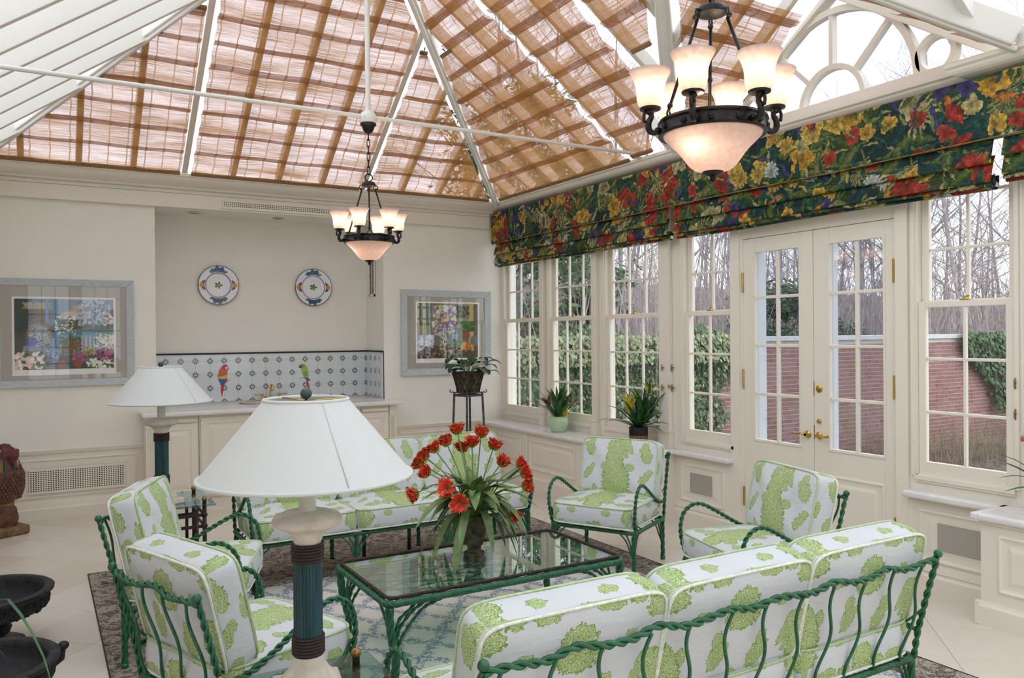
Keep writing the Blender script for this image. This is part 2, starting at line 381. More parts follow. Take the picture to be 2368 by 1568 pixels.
# tropical print (uv in metres): layered leaves, fans and blooms from jittered cells
g = N('tropical'); uv00 = g.tc('UV'); wq = g.noise(uv00, 16, 2, .6, '2D')['Color']; uv = g.vm('ADD', uv00, g.vm('SCALE', g.vm('SUBTRACT', wq, (.5, .5, .5)), scale=.045)); tone = g.mr(g.noise(uv00, 34, 3, .65, '2D')[0], .3, .7, .35, 1.15)
col = g.ramp(g.noise(uv, 14, 3, .6, '2D')[0], [(.3, (.004, .010, .012)), (.55, (.008, .045, .035)), (.75, (.02, .06, .015))])
def layer(scale, off, pres, kind, cols, nP=5, Rr=.5, elong=3.2):
    global col
    pp = g.mp(uv, loc=off, sc=(scale, scale, 1)); vo = g.vor(pp, 1, .75); loc = g.vm('SUBTRACT', pp, vo['Position']); s3 = g.sep(vo['Color'])
    q = g.sep(loc); ang = g.math('ADD', g.math('ARCTAN2', q[1], q[0]), g.math('MULTIPLY', s3[0], 6.283)); rad = g.vm('LENGTH', loc)
    on = g.math('LESS_THAN', s3[1], pres)
    cc = g.ramp(s3[2], [(i/len(cols), c) for i, c in enumerate(cols)], 'CONSTANT')
    if kind == 'flower':
        thr = g.math('MULTIPLY', g.math('ADD', .62, g.math('MULTIPLY', g.math('ABSOLUTE', g.math('COSINE', g.math('MULTIPLY', ang, nP/2))), .38)), Rr)
        t = g.math('DIVIDE', rad, thr); m = g.math('LESS_THAN', t, 1.0)
        vein = g.math('ABSOLUTE', g.math('SINE', g.math('MULTIPLY', ang, nP*2.5)))
        sh = g.math('MULTIPLY', g.mr(t, 0, 1, .35, 1.15), g.mr(vein, 0, 1, .75, 1.1))
    elif kind == 'leaf':
        xx = g.math('MULTIPLY', rad, g.math('COSINE', ang)); yy = g.math('ABSOLUTE', g.math('MULTIPLY', rad, g.math('SINE', ang)))
        a2 = g.math('DIVIDE', xx, Rr); t = g.math('ADD', g.math('MULTIPLY', a2, a2), g.math('MULTIPLY', yy, elong/Rr)); m = g.math('LESS_THAN', t, 1.0)
        vein = g.math('SINE', g.math('MULTIPLY', g.math('ADD', xx, yy), 60)); sh = g.math('MULTIPLY', g.mr(vein, -1, 1, .65, 1.15), g.mr(yy, 0, .12, 1.5, .7))
    else:
        t = g.math('DIVIDE', rad, Rr); st = g.math('GREATER_THAN', g.math('SINE', g.math('MULTIPLY', ang, nP)), g.mr(t, 0, 1, -1.1, .7))
        half = g.math('GREATER_THAN', g.math('COSINE', g.math('MULTIPLY', ang, .5)), .1)
        m = g.math('MULTIPLY', g.math('MULTIPLY', st, half), g.math('LESS_THAN', t, 1)); sh = g.mr(t, 0, 1, .8, 1.1)
    m = g.math('MULTIPLY', m, on)
    sh = g.math('MULTIPLY', sh, tone); cc2 = g.mix(1.0, cc, g.cmb(sh, sh, sh), 'MULTIPLY'); col = g.mix(m, col, cc2)
layer(4.6, (0,0,0), .95, 'leaf', [(.006, .04, .036), (.03, .07, .012), (.005, .03, .035), (.05, .08, .015)], Rr=.9, elong=2.4)
layer(6.0, (3.3,1.7,0), .85, 'leaf', [(.07, .12, .022), (.010, .065, .045), (.15, .17, .04), (.010, .05, .055)], Rr=.8, elong=4.2)
layer(4.2, (7.1,4.2,0), .60, 'fan', [(.42, .37, .18), (.12, .16, .03), (.27, .25, .07)], nP=20, Rr=.66)
layer(9.0, (1.1,6.2,0), .70, 'leaf', [(.16, .19, .04), (.32, .28, .09), (.02, .08, .05), (.06, .11, .02)], Rr=.72, elong=7.0)
layer(4.9, (11.4,3.9,0), .44, 'flower', [(.58, .31, .03), (.34, .03, .012), (.62, .42, .08), (.38, .05, .015), (.42, .36, .17)], 5, .52)
layer(7.5, (2.2,9.1,0), .50, 'leaf', [(.46, .15, .02), (.06, .11, .02), (.05, .05, .15), (.01, .05, .045), (.42, .37, .18)], Rr=.66, elong=5.0)
layer(7.9, (5.7,13.2,0), .28, 'flower', [(.62, .36, .05), (.42, .05, .02), (.05, .045, .16), (.54, .44, .17)], 4, .50)
layer(5.6, (9.9,2.6,0), .26, 'leaf', [(.36, .03, .015), (.34, .035, .015), (.10, .14, .03)], Rr=.46, elong=1.9)
layer(10.5, (4.4,8.8,0), .40, 'leaf', [(.10, .15, .03), (.24, .23, .07), (.012, .06, .05)], Rr=.70, elong=6.0)
layer(6.8, (17.3,6.6,0), .10, 'flower', [(.52, .54, .50), (.55, .36, .07)], 11, .48)
g.bsdf(col, .65, 0, .3)
# rug
g = N('rugborder'); v = g.tc('Object')
ns = g.noise(g.mp(v, sc=(1, 1.0, 1)), 13, 5, .72, dist=1.2)[0]; n2 = g.noise(v, 42, 3, .7, dist=2.0)[0]
sp = g.math('ADD', g.math('MULTIPLY', ns, .5), g.math('MULTIPLY', n2, .5))
g.bsdf(g.ramp(sp, [(.36, (.04, .034, .032)), (.44, (.11, .09, .075)), (.50, (.22, .18, .145)), (.55, (.50, .43, .36)), (.62, (.28, .23, .19))]), 1, 0, .05)
g = N('rugfield'); v = g.tc('Object'); q = g.sep(v)
wz = g.noise(v, 7, 2)['Color']; ww = g.vm('ADD', v, g.vm('SCALE', g.vm('SUBTRACT', wz, (.5,.5,.5)), scale=.09)); q = g.sep(ww)
PER = .235
def lat(sgn):
    s = g.math('ADD', q[0], g.math('MULTIPLY', q[1], sgn*.8)); fr = g.math('FRACT', g.math('DIVIDE', s, PER)); return g.math('ABSOLUTE', g.math('SUBTRACT', fr, .5))
dd = g.math('MINIMUM', lat(1), lat(-1))
lf = g.vor(v, 60, 1, '3D')[0]; lf2 = g.noise(v, 95, 2, .7)[0]
mk = g.math('MULTIPLY', g.math('LESS_THAN', g.math('ADD', dd, g.math('MULTIPLY', g.math('SUBTRACT', lf2, .5), .5)), .14), g.math('LESS_THAN', lf, .62))
inkb = g.mix(g.noise(v, 3, 2)[0], (.17, .22, .33), (.19, .26, .29))
g.bsdf(g.mix(g.math('MULTIPLY', mk, .85), g.mix(lf2, (.60, .55, .50), (.70, .645, .59)), inkb), 1, 0, .05)
# Delft tile with a corner motif (object coordinates, tile 0.141)
g = N('dtile'); v = g.tc('Object'); q = g.sep(v); T2 = .0705
ax = g.math('SUBTRACT', T2, g.math('ABSOLUTE', q[0])); az = g.math('SUBTRACT', T2, g.math('ABSOLUTE', q[2]))
rd = g.math('SQRT', g.math('ADD', g.math('MULTIPLY', ax, ax), g.math('MULTIPLY', az, az))); an = g.math('ARCTAN2', az, ax)
ring = g.math('MULTIPLY', g.math('GREATER_THAN', rd, .0115), g.math('LESS_THAN', rd, .032))
pet = g.math('LESS_THAN', g.math('COSINE', g.math('MULTIPLY', an, 8)), g.mr(rd, .0115, .032, .75, -.15))
mm = g.math('MULTIPLY', ring, pet)
g.bsdf(g.mix(mm, (.66, .71, .74), g.mix(g.math('GREATER_THAN', rd, .024), (.03, .035, .04), (.12, .13, .03))), .12, 0, .5, coat=.3)
# hill litter
g = N('hill'); v = g.tc('Object'); ns = g.noise(v, .6, 6, .7)[0]; n2 = g.noise(g.mp(v, sc=(1, 1, .25)), 6, 5, .75)[0]
g.bsdf(g.mix(g.mr(ns, .35, .65), g.mix(n2, (.15, .11, .09), (.36, .29, .25)), g.mix(n2, (.14, .14, .09), (.30, .26, .22))), 1, 0, .05)
g = N('garden'); v = g.tc('Object'); ns = g.noise(v, 9, 6, .75)[0]
g.bsdf(g.ramp(ns, [(.35, (.07, .055, .05)), (.55, (.17, .135, .12)), (.7, (.30, .26, .22))]), 1, 0, .05)
# ================================================================ structure
XE, XW, YB, YS = 4.65, -.67, 8.15, -2.2
ZE = 3.10; TP = .72; CT = 1/math.hypot(1, TP); ST = TP*CT
EX, WX, BY, RX = 4.455, -.455, 7.895, 2.0
GY0, GY1, GC = 2.29, 4.95, 3.62; LC = 3.715; CJ0, CJ1 = 2.49, 4.93
# ---- floor: limestone squares laid on the diagonal
floor = bxo('floor', 'grout', XW-.2, XE+.2, YS-.2, YB+.5, -.12, -.004, kind='structure'); tag(floor, 'cream limestone floor laid in diagonal squares')
def clip(poly, rect):
    x0, x1, y0, y1 = rect
    for ax, lim, sg in ((0, x0, 1), (0, x1, -1), (1, y0, 1), (1, y1, -1)):
        out = []
        for i in range(len(poly)):
            a, b = poly[i-1], poly[i]; da, db = (a[ax]-lim)*sg, (b[ax]-lim)*sg
            if da >= 0 > db or da < 0 <= db:
                t = da/(da-db); out.append((a[0]+(b[0]-a[0])*t, a[1]+(b[1]-a[1])*t))
            if db >= 0: out.append(b)
        poly = out
        if not poly: return []
    return poly
hd = .3-.0018; rect = (XW, XE, YS, YB); whole = None; rest = MB(); k = 0
for i in range(-14, 14):
    for j in range(-14, 14):
        u = 5.06+.6*(i+.5); v = 5.48+.6*(j+.5); cx, cy = (v-u)/2, (u+v)/2
        if not (XW-.3 < cx < XE+.3 and YS-.3 < cy < YB+.3): continue
        pl = [(cx+hd, cy), (cx, cy+hd), (cx-hd, cy), (cx, cy-hd)]; cl = clip(pl, rect)
        if len(cl) < 3: continue
        inside = all(rect[0] < p[0] < rect[1] and rect[2] < p[1] < rect[3] for p in pl)
        if cy < 1.25 or k > 292: rest.prism(cl, -.012, 0, 'z'); continue
        k += 1
        if inside:
            if whole is None:
                whole = MB().prism([(hd,0),(0,hd),(-hd,0),(0,-hd)], -.012, 0, 'z').build('tile', 'tile', floor, bevel=.0015, loc=(cx, cy, 0))
            else: inst(whole, 'tile', floor, (cx, cy, 0))
        else:
            mx = sum(p[0] for p in cl)/len(cl); my = sum(p[1] for p in cl)/len(cl)
            MB().prism([(p[0]-mx, p[1]-my) for p in cl], -.012, 0, 'z').build('tile', 'tile', floor, loc=(mx, my, 0))
rest.build('tile_field', 'tileb', floor, kind='stuff')
# ---- nested rectangle mouldings on walls
def nest(mb, rect, steps, ax, pos, sg, mi=0):      # rect a0,a1,b0,b1; steps (inset, depth)
    vs = []; fs = []
    for ins, dp in steps:
        a0, a1, b0, b1 = rect[0]+ins, rect[1]-ins, rect[2]+ins, rect[3]-ins
        for a, b in ((a0,b0),(a1,b0),(a1,b1),(a0,b1)):
            vs.append((pos+sg*dp, a, b) if ax == 'x' else (a, pos+sg*dp, b))
    for i in range(len(steps)-1):
        for k in range(4):
            l = (k+1) % 4; fs.append((i*4+k, i*4+l, i*4+4+l, i*4+4+k))
    n = (len(steps)-1)*4; fs.append((n, n+1, n+2, n+3)); mb.add(vs, fs, mi); return mb
RAISED = [(0, -.002), (0, .006), (.012, .012), (.022, .004), (.030, .002), (.033, -.006), (.075, .008)]
FLATP = [(0, -.002), (0, .006), (.010, .010), (.018, .002), (.022, -.004)]
def sweep(name, path, prof, mat, kind='structure', closed=False, parent=None):   # inside of the room is to the left of the path
    n = len(path); vs = []; fs = []; m = len(prof)
    for i in range(n):
        p = Vector(path[i]); 
        d0 = (p-Vector(path[i-1])).normalized() if (i > 0 or closed) else None
        d1 = (Vector(path[(i+1) % n])-p).normalized() if (i < n-1 or closed) else None
        d0 = d0 or d1; d1 = d1 or d0
        n0 = Vector((-d0.y, d0.x)); n1 = Vector((-d1.y, d1.x)); b = (n0+n1); b = b/b.dot(n0) if abs(b.dot(n0)) > 1e-6 else n0
        for d, z in prof: q = p+b*d; vs.append((q.x, q.y, z))
    for i in range(n if closed else n-1):
        j = (i+1) % n
        for k in range(m): l = (k+1) % m; fs.append((i*m+k, j*m+k, j*m+l, i*m+l))
    if not closed: fs.append(tuple(range(m-1,-1,-1))); fs.append(tuple((n-1)*m+k for k in range(m)))
    return MB().add(vs, fs).build(name, mat, parent, kind=kind)
NX0, NX1, NY = .921, 3.185, 8.69
# ---- back wall with the niche
mb = MB(); mb.bx(XW-.2, NX0, YB, 8.9, 0, ZE); mb.bx(NX1, XE+.2, YB, 8.9, 0, ZE); mb.bx(NX0, NX1, NY, 8.9, 0, ZE); mb.bx(NX0, NX1, YB, NY, 2.815, ZE)
wb = mb.build('wall_back', 'wall', kind='structure'); tag(wb, 'cream plaster wall with a recessed niche above the counter')
mb = MB(); mb.bx(XW, EX+.02, 8.10, YB, 2.815, 2.944); mb.bx(XW, EX+.02, 8.108, YB, 2.9445, 2.949); mb.bx(XW, EX+.02, 8.10, YB, 2.950, 3.02)
fz = mb.build('trim_1', 'trim', kind='structure'); tag(fz, 'cream frieze board under the crown moulding of the back wall')
CROWN = [(.0, 2.985), (.035, 2.985), (.04, 3.003), (.055, 3.006)]+[(.055+.13*math.sin(t)**1.3, 3.006+.062*(1-math.cos(t))) for t in [PI/2*k/7 for k in range(1, 8)]]+[(.192, 3.072), (.2, 3.078), (.2, 3.10), (0, 3.10)]
cr = sweep('trim_2', [(4.655, YS), (4.655, CJ0), (4.80, CJ0), (4.80, CJ1), (4.655, CJ1), (4.655, 8.095), (-.655, 8.095), (-.655, YS)], CROWN, 'trim'); tag(cr, 'cream cove crown moulding running around the room')
bxo('trim_3', 'trim', 4.655, 4.95, YS, CJ0, 2.98, 3.13, kind='structure'); bxo('trim_4', 'trim', 4.655, 4.95, CJ1, 8.9, 2.98, 3.13, kind='structure')
bxo('trim_5', 'trim', XW-.2, -.655, YS, 8.9, 2.98, 3.16, kind='structure'); bxo('trim_6', 'trim', XW-.2, 4.95, 8.095, 8.9, 3.02, 3.16, kind='structure')
# dado on the back wall, left and right of the counter
def dado(n, x0, x1, panels):
    mb = MB(); mb.bx(x0, x1, 8.135, YB, 0, .575)
    o = mb.build('trim_%d' % n, 'trim', kind='structure'); tag(o, 'cream panelled dado with a moulded chair rail')
    MB().prism([(YB-.03, .575), (YB, .575), (YB, .612), (YB-.028, .612), (YB-.04, .604), (YB-.034, .592)], x0, x1, 'x').build('chair_rail', 'trim', o)
    for a, b in panels: nest(MB(), (a, b, .185, .525), FLATP, 'y', 8.135, -1).build('panel', 'trim', o)
    bb = MB().prism([(8.112, 0), (YB, 0), (YB, .115), (8.124, .115), (8.118, .10), (8.112, .09)], x0, x1, 'x').build('baseboard_back', 'trim', kind='structure')
    MB().prism([(8.122, .115), (YB, .115), (YB, .165), (8.134, .165), (8.13, .15)], x0, x1, 'x').build('cap', 'trim', bb)
dado(7, XW, .80, [(-.60, .75)]); dado(8, 3.225, 4.40, [(3.29, 4.34)])
def grille(name, x0, x1, z0, z1, nx, nz, y, label, mat='trim'):
    t = thing(name, label, 'vent', ((x0+x1)/2, y, z0)); w = (x1-x0)/2; h = z1-z0
    MB().bx(-w, w, -.001, .001, 0, h).build('backing', 'dark', t)
    mb = MB(); px = 2*w/nx; pz = h/nz
    for i in range(nx+1): mb.bx(-w+i*px-px*.24, -w+i*px+px*.24, -.006, -.002, 0, h)
    for j in range(nz+1): mb.bx(-w, w, -.0058, -.0022, j*pz-pz*.22, j*pz+pz*.22)
    mb.bx(-w-.02, w+.02, -.006, -.002, -.02, -.003); mb.bx(-w-.02, w+.02, -.006, -.002, h+.003, h+.02)
    mb.build('grid_plate', mat, t); return t
grille('floor_vent', -.104, .637, .245, .428, 39, 11, 8.126, 'square-hole vent grille in the dado below the larger picture')
grille('slot_vent', 1.53, 2.575, 2.852, 2.902, 57, 3, 8.094, 'long narrow square-hole air slot in the frieze above the niche')
t = thing('louvre_vent', 'tall narrow louvred vent on the side wall of the niche', 'vent', (NX1-.002, 8.47, 2.04))
MB().bx(-.004, 0, -.075, .075, 0, .42).build('backing', 'dark', t)
mb = MB(); mb.bx(-.014, -.004, -.085, -.068, -.015, .435); mb.bx(-.014, -.004, .068, .085, -.015, .435); mb.bx(-.014, -.004, -.085, .085, -.015, .01); mb.bx(-.014, -.004, -.085, .085, .41, .435); mb.bx(-.013, -.003, -.004, .004, 0, .42)
mb.build('frame', 'trim', t); lv = MB().beam((-.008, -.068, 0), (-.008, .068, 0), .003, .012, up=(.5, 0, 1)).build('slat', 'ventgray', t)
for i in range(24): (inst(lv, 'slat', t, (0, 0, .015+i*.017)) if i else setattr(lv, 'location', (0, 0, .015)))
for i, (x, y) in enumerate(((1.30, 8.36), (2.12, 8.36), (2.9, 8.36))):
    t = thing('recessed_light', 'round recessed ceiling light in the soffit of the niche', 'light', (x, y, 2.812), group='recessed lights in the niche soffit')
    MB().lathe([(.04, 0), (.06, -.002), (.06, -.005), (.043, -.006)], 28).build('trim_ring', 'trim', t, smooth=True, sharp=40); MB().lathe([(0, -.001), (.042, -.001)], 24).build('lens', 'ventgray', t)
# ---- right wall
WINS = [(7.688, .354, 3), (6.713, .358, 3), (5.74, .353, 3), (4.781, .231, 2), (2.70, .236, 2)]
WINS2 = [(1.74, .353, 3), (.767, .358, 3), (-.206, .354, 3)]
XO = 4.76; ZS, ZT = .70, 2.80; DY0, DY1 = 3.118, 4.424
ops = sorted([(yc-h-.06, yc+h+.06) for yc, h, _ in WINS+WINS2]+[(DY0, DY1)])
mb = MB(); y = YS-.2
for a, b in ops:
    mb.bx(XE, XO, y, a, 0, 3.0); y = b
    if (a, b) != (DY0, DY1): mb.bx(XE, XO, a, b, 0, ZS); mb.bx(XE, XO, a, b, ZT, 3.0)
    else: mb.bx(XE, XO, a, b, 2.31, 2.40); mb.bx(XE, XO, a, b, 2.75, 3.0); mb.bx(XE, XO, a, b, -.02, 0)
mb.bx(XE, XO, y, 8.9, 0, 3.0)
wr = mb.build('wall_right', 'trim', kind='structure'); tag(wr, 'cream joinery wall of tall sash windows around a pair of glazed doors')
# casings, pilasters, sill aprons
for a, b in ops:
    mb = MB()
    for yy, s in ((a, -1), (b, 1)):
        if abs(yy-8.1) < .06: continue
        mb.bx(XE-.014, XE, min(yy, yy+s*.022), max(yy, yy+s*.022), ZS if (a, b) != (DY0, DY1) else 0, ZT)
    if (a, b) != (DY0, DY1):
        mb.bx(XE-.02, XE, a, b, ZS-.025, ZS); mb.bx(XE-.012, XE, a, b, ZS-.04, ZS-.025)
    mb.build('casing', 'trim', wr)
for y0, y1 in ((7.19, 7.262), (6.245, 6.318), (5.20, 5.33), (2.19, 2.30)):
    mb = MB(); mb.bx(XE-.045, XE, y0, y1, .76, ZT); mb.build('pilaster', 'trim', wr, bevel=.006)
    mb = MB(); mb.bx(XE-.06, XE, y0-.012, y1+.012, .735, .765); mb.bx(XE-.052, XE, y0-.008, y1+.008, .605, .735); mb.build('pilaster_base', 'trim', wr, bevel=.005)
# window seats under the side bays, marble tops
def seat(n, y0, y1, ends, label):
    mb = MB(); mb.bx(4.36, XE, y0, y1, 0, .566); o = mb.build('trim_%d' % n, 'trim', kind='structure'); tag(o, label)
    sl = MB().bx(4.312, XE, y0-(.04 if ends else 0), y1, .566, .607).build('marble_top', 'marble', o, bevel=.014)
    MB().bx(4.34, XE, y0-.015, y1, .548, .566).build('bed_mould', 'trim', o, bevel=.005)
    ys = []; yy = y0
    N_ = max(1, round((y1-y0)/.92)); L = (y1-y0)/N_
    for i in range(N_): nest(MB(), (y0+i*L+.09, y0+(i+1)*L-.09, .19, .50), RAISED, 'x', 4.36, -1).build('panel', 'trim', o)
    for i in range(1, N_): MB().bx(4.346, 4.36, y0+i*L-.045, y0+i*L+.045, .12, .55).build('stile', 'trim', o, bevel=.004)
    MB().prism([(4.335, 0), (4.36, 0), (4.36, .13), (4.35, .13), (4.345, .118), (4.335, .105)], y0-.025, y1, 'y').build('plinth', 'trim', o)
    return o
seat(9, 5.16, YB, True, 'panelled window seat with a marble top below three sash windows')
s10 = seat(10, YS, 2.44, False, 'panelled window seat with a marble top right of the doors')
MB().bx(4.312, XE, 2.43, 2.475, .566, .607).build('marble_edge', 'marble', s10, bevel=.012)
MB().bx(4.335, XE, 2.435, 2.465, 0, .13).build('plinth', 'trim', s10, bevel=.006)
def undersill(n, y0, y1, g0, g1):
    o = MB().bx(XE-.018, XE, y0, y1, 0, .566).build('trim_%d' % n, 'trim', kind='structure'); tag(o, 'cream panelled wainscot with a mesh grille below a narrow sash window')
    MB().bx(4.565, XE, y0-.02, y1+.0, .566, .607).build('sill_shelf', 'marble', o, bevel=.012)
    nest(MB(), (y0+.07, y1-.07, .185, .50), RAISED[:5]+[(.035, -.004), (.08, .004)], 'x', XE-.018, -1).build('panel', 'trim', o)
    bb = MB().prism([(XE-.04, 0), (XE, 0), (XE, .125), (XE-.022, .125), (XE-.028, .108), (XE-.04, .098)], y0, y1, 'y').build('baseboard_right', 'trim', kind='structure')
    MB().prism([(XE-.03, .125), (XE, .125), (XE, .175), (XE-.02, .175)], y0, y1, 'y').build('cap', 'trim', bb)
    t = thing('speaker_grille', 'grey mesh speaker grille in the wainscot %s the doors' % ('left of' if y0 > 4 else 'right of'), 'grille', (XE-.024, (g0+g1)/2, .268)); hw = (g1-g0)/2
    MB().bx(-.004, 0, -hw, hw, 0, .164).build('mesh_plate', 'ventgray', t, bevel=.002); MB().bx(-.0055, -.004, -hw*.75, -hw*.3, .04, .12).build('raised_patch', 'ventgray', t)  # thin raised patch in the same grey as the plate
undersill(11, 4.515, 5.16, 4.72, 4.97); undersill(12, 2.44, 3.04, 2.575, 2.845)
bxo('trim_13', 'trim', XE-.02, XE, 4.425, 4.515, 0, ZT, kind='structure'); bxo('trim_14', 'trim', XE-.02, XE, 3.035, 3.117, 0, ZT, kind='structure')
# ---- sash windows (local: x across, y outward, z up)
WN = [0]
ZL = [.785, 1.09, 1.415, 1.728]; ZU = [1.772, 2.08, 2.40, 2.72]
def window(loc, rz, half, cols):
    WN[0] += 1; t = thing('window_%d' % WN[0], 'white-painted double-hung sash window, %s' % ('three panes wide' if cols == 3 else 'two panes wide'), None, loc, rz, kind='structure')
    ow = half+.06
    mb = MB()
    for s in (-1, 1): mb.bx(min(s*ow, s*(ow-.012)), max(s*ow, s*(ow-.012)), .0, .112, ZS, ZT)
    mb.bx(-ow, ow, 0, .13, ZS-.02, ZS+.005); mb.bx(-ow, ow, 0, .112, ZT-.012, ZT); mb.build('jamb', 'trim', t)
    mb = MB()
    for s in (-1, 1): mb.bx(min(s*(ow-.002), s*(ow+.07)), max(s*(ow-.002), s*(ow+.07)), .086, .115, ZS, ZT)
    mb.bx(-ow-.07, ow+.07, .09, .17, ZS-.06, ZS-.02); mb.build('outer_casing', 'extwhite', t)
    for nm, zz, y0, y1, b0, t1 in (('lower_sash', ZL, .012, .045, .70, 1.765), ('upper_sash', ZU, .05, .083, 1.735, 2.785)):
        mb = MB(); h2 = half
        for s in (-1, 1): mb.bx(min(s*half, s*(half+.047)), max(s*half, s*(half+.047)), y0, y1, b0, t1)
        mb.bx(-half, half, y0, y1, b0, zz[0]); mb.bx(-half, half, y0, y1, zz[3], t1)
        sa = mb.build(nm, 'trim', t, bevel=.003); ym = (y0+y1)/2
        cw = 2*half/cols
        for i in range(1, cols): MB().bx(-half+i*cw-.009, -half+i*cw+.009, y0+.004, y1-.004, zz[0], zz[3]).build('muntin', 'trim', sa, bevel=.004)
        for j in (1, 2): MB().bx(-half, half, y0+.006, y1-.006, zz[j]-.009, zz[j]+.009).build('muntin', 'trim', sa, bevel=.004)
        for i in range(cols):
            for j in range(3): MB().bx(-half+i*cw+.004, -half+(i+1)*cw-.004, ym-.002, ym+.002, zz[j]+.003, zz[j+1]-.003).build('pane', 'glass', sa)
    lk = MB(); lk.bx(-.026, .026, .014, .04, 1.765, 1.772); lk.lathe([(.013, 0), (.013, .012), (.004, .016), (0, .016)], 10, (0, .026, 1.77)); lk.tube([(-.005, .026, 1.785), (.03, .022, 1.79)], .005, 6)
    lk.build('sash_lock', 'brass', t, smooth=True, sharp=40)
    return t
for yc, h, c in WINS+WINS2: window((XE, yc, 0), -PI/2, h, c)
# ---- glazed doors
mb = MB(); mb.bx(XE, XE+.03, 4.402, DY1, 0, 2.31); mb.bx(XE, XE+.03, DY0, 3.138, 0, 2.31); mb.bx(XE, XE+.03, 3.138, 4.402, 2.302, 2.31); mb.build('door_jamb', 'trim', wr)
mb = MB(); mb.bx(4.765, 4.87, 4.37, 4.45, 0, 2.36); mb.bx(4.765, 4.87, 3.09, 3.15, 0, 2.36); mb.bx(4.765, 4.87, 3.11, 4.43, 2.26, 2.36); mb.bx(4.80, 4.87, 3.718, 3.80, 0, 2.30); mb.bx(4.80, 4.87, 3.11, 4.43, .66, .72); mb.build('storm_frame', 'extwhite', wr)
def door(n, y0, y1, gy0, gy1, hinge, label):
    t = thing('door_%d' % n, label, None, (XE+.006, (y0+y1)/2, 0), 0, kind='structure'); yc = (y0+y1)/2
    a, b, g0, g1 = y0-yc, y1-yc, gy0-yc, gy1-yc; zz = [.781, 1.122, 1.487, 1.85, 2.19]
    mb = MB(); mb.bx(0, .042, a, g0, .012, 2.298); mb.bx(0, .042, g1, b, .012, 2.298); mb.bx(0, .042, g0, g1, .012, zz[0]); mb.bx(0, .042, g0, g1, zz[4], 2.298)
    lf = mb.build('leaf', 'trim', t, bevel=.002)
    nest(MB(), (g0-.005, g1+.005, .205, .605), RAISED, 'x', 0, -1).build('panel', 'trim', lf)
    mb = MB()
    for q0, q1, r0, r1 in ((g0-.016, g0, zz[0]-.016, zz[4]+.016), (g1, g1+.016, zz[0]-.016, zz[4]+.016)): mb.bx(-.006, 0, q0, q1, r0, r1)
    mb.bx(-.006, 0, g0, g1, zz[0]-.016, zz[0]); mb.bx(-.006, 0, g0, g1, zz[4], zz[4]+.016); mb.build('glazing_bead', 'trim', lf)
    gm = (g0+g1)/2
    MB().bx(.006, .036, gm-.011, gm+.011, zz[0], zz[4]).build('muntin', 'trim', lf, bevel=.004)
    for z in zz[1:4]: MB().bx(.008, .034, g0, g1, z-.011, z+.011).build('muntin', 'trim', lf, bevel=.004)
    for i in range(2):
        for j in range(4): MB().bx(.019, .023, (g0, gm)[i]+.003, (gm, g1)[i]-.003, zz[j]+.003, zz[j+1]-.003).build('pane', 'glassdoor', lf)
    hy = b if hinge > 0 else a
    for z in (.33, 1.23, 1.97):
        mb = MB(); mb.tube([(-.008, hy, z-.065), (-.008, hy, z+.065)], .0075, 8); mb.sphere((-.008, hy, z+.07), .008, 8, 6); mb.sphere((-.008, hy, z-.07), .008, 8, 6)
        mb.build('hinge', 'brass', t, smooth=True, sharp=50)
    ly = (a+.045) if hinge > 0 else (b-.045); dr = 1 if hinge > 0 else -1
    mb = MB(); mb.lathe([(0, 0), (.026, 0), (.026, .008), (.014, .014), (.011, .04)], 16).xf(Matrix.Translation((0, ly, .865)) @ Matrix.Rotation(-PI/2, 4, 'Y'))
    mb.tube(smooth_path([(-.045, ly, .865), (-.05, ly+dr*.03, .872), (-.046, ly+dr*.075, .865), (-.043, ly+dr*.115, .872)], .01), .0085, 8)
    mb.build('lever_handle', 'brass', t, smooth=True, sharp=50)
    if n == 2:
        for z, r in ((1.19, .026), (.965, .017)):
            mb = MB(); mb.lathe([(0, .012), (r*.6, .012), (r, .006), (r, 0)], 16).xf(Matrix.Translation((0, ly, z)) @ Matrix.Rotation(-PI/2, 4, 'Y')); mb.bx(-.026, -.012, ly-.004, ly+.004, z-.011, z+.011)
            mb.build('deadbolt', 'brass', t, smooth=True, sharp=50)
        for z in (1.19, .885): MB().bx(-.002, .02, b-.004, b+.002, z-.05, z+.05).build('strike_plate', 'oldbrass', t)
    return t
door(1, 3.758, 4.402, 3.876, 4.287, 1, 'left leaf of the pair of cream glazed doors'); door(2, 3.138, 3.754, 3.214, 3.622, -1, 'right leaf of the pair of cream glazed doors, with a deadbolt')
WN[0] += 1; t = thing('window_%d' % WN[0], 'low transom light above the glazed doors', None, (XE, 3.77, 0), -PI/2, kind='structure')
mb = MB(); mb.bx(-.653, .653, .02, .06, 2.40, 2.43); mb.bx(-.653, .653, .02, .06, 2.72, 2.75); mb.bx(-.653, -.62, .02, .06, 2.43, 2.72); mb.bx(.62, .653, .02, .06, 2.43, 2.72)
fr = mb.build('frame', 'trim', t)
for i in range(5):
    MB().bx(-.62+i*.248+.006, -.62+(i+1)*.248-.006, .038, .042, 2.432, 2.718).build('pane', 'glass', fr)
    if i: MB().bx(-.62+i*.248-.008, -.62+i*.248+.008, .026, .054, 2.43, 2.72).build('muntin', 'trim', fr)
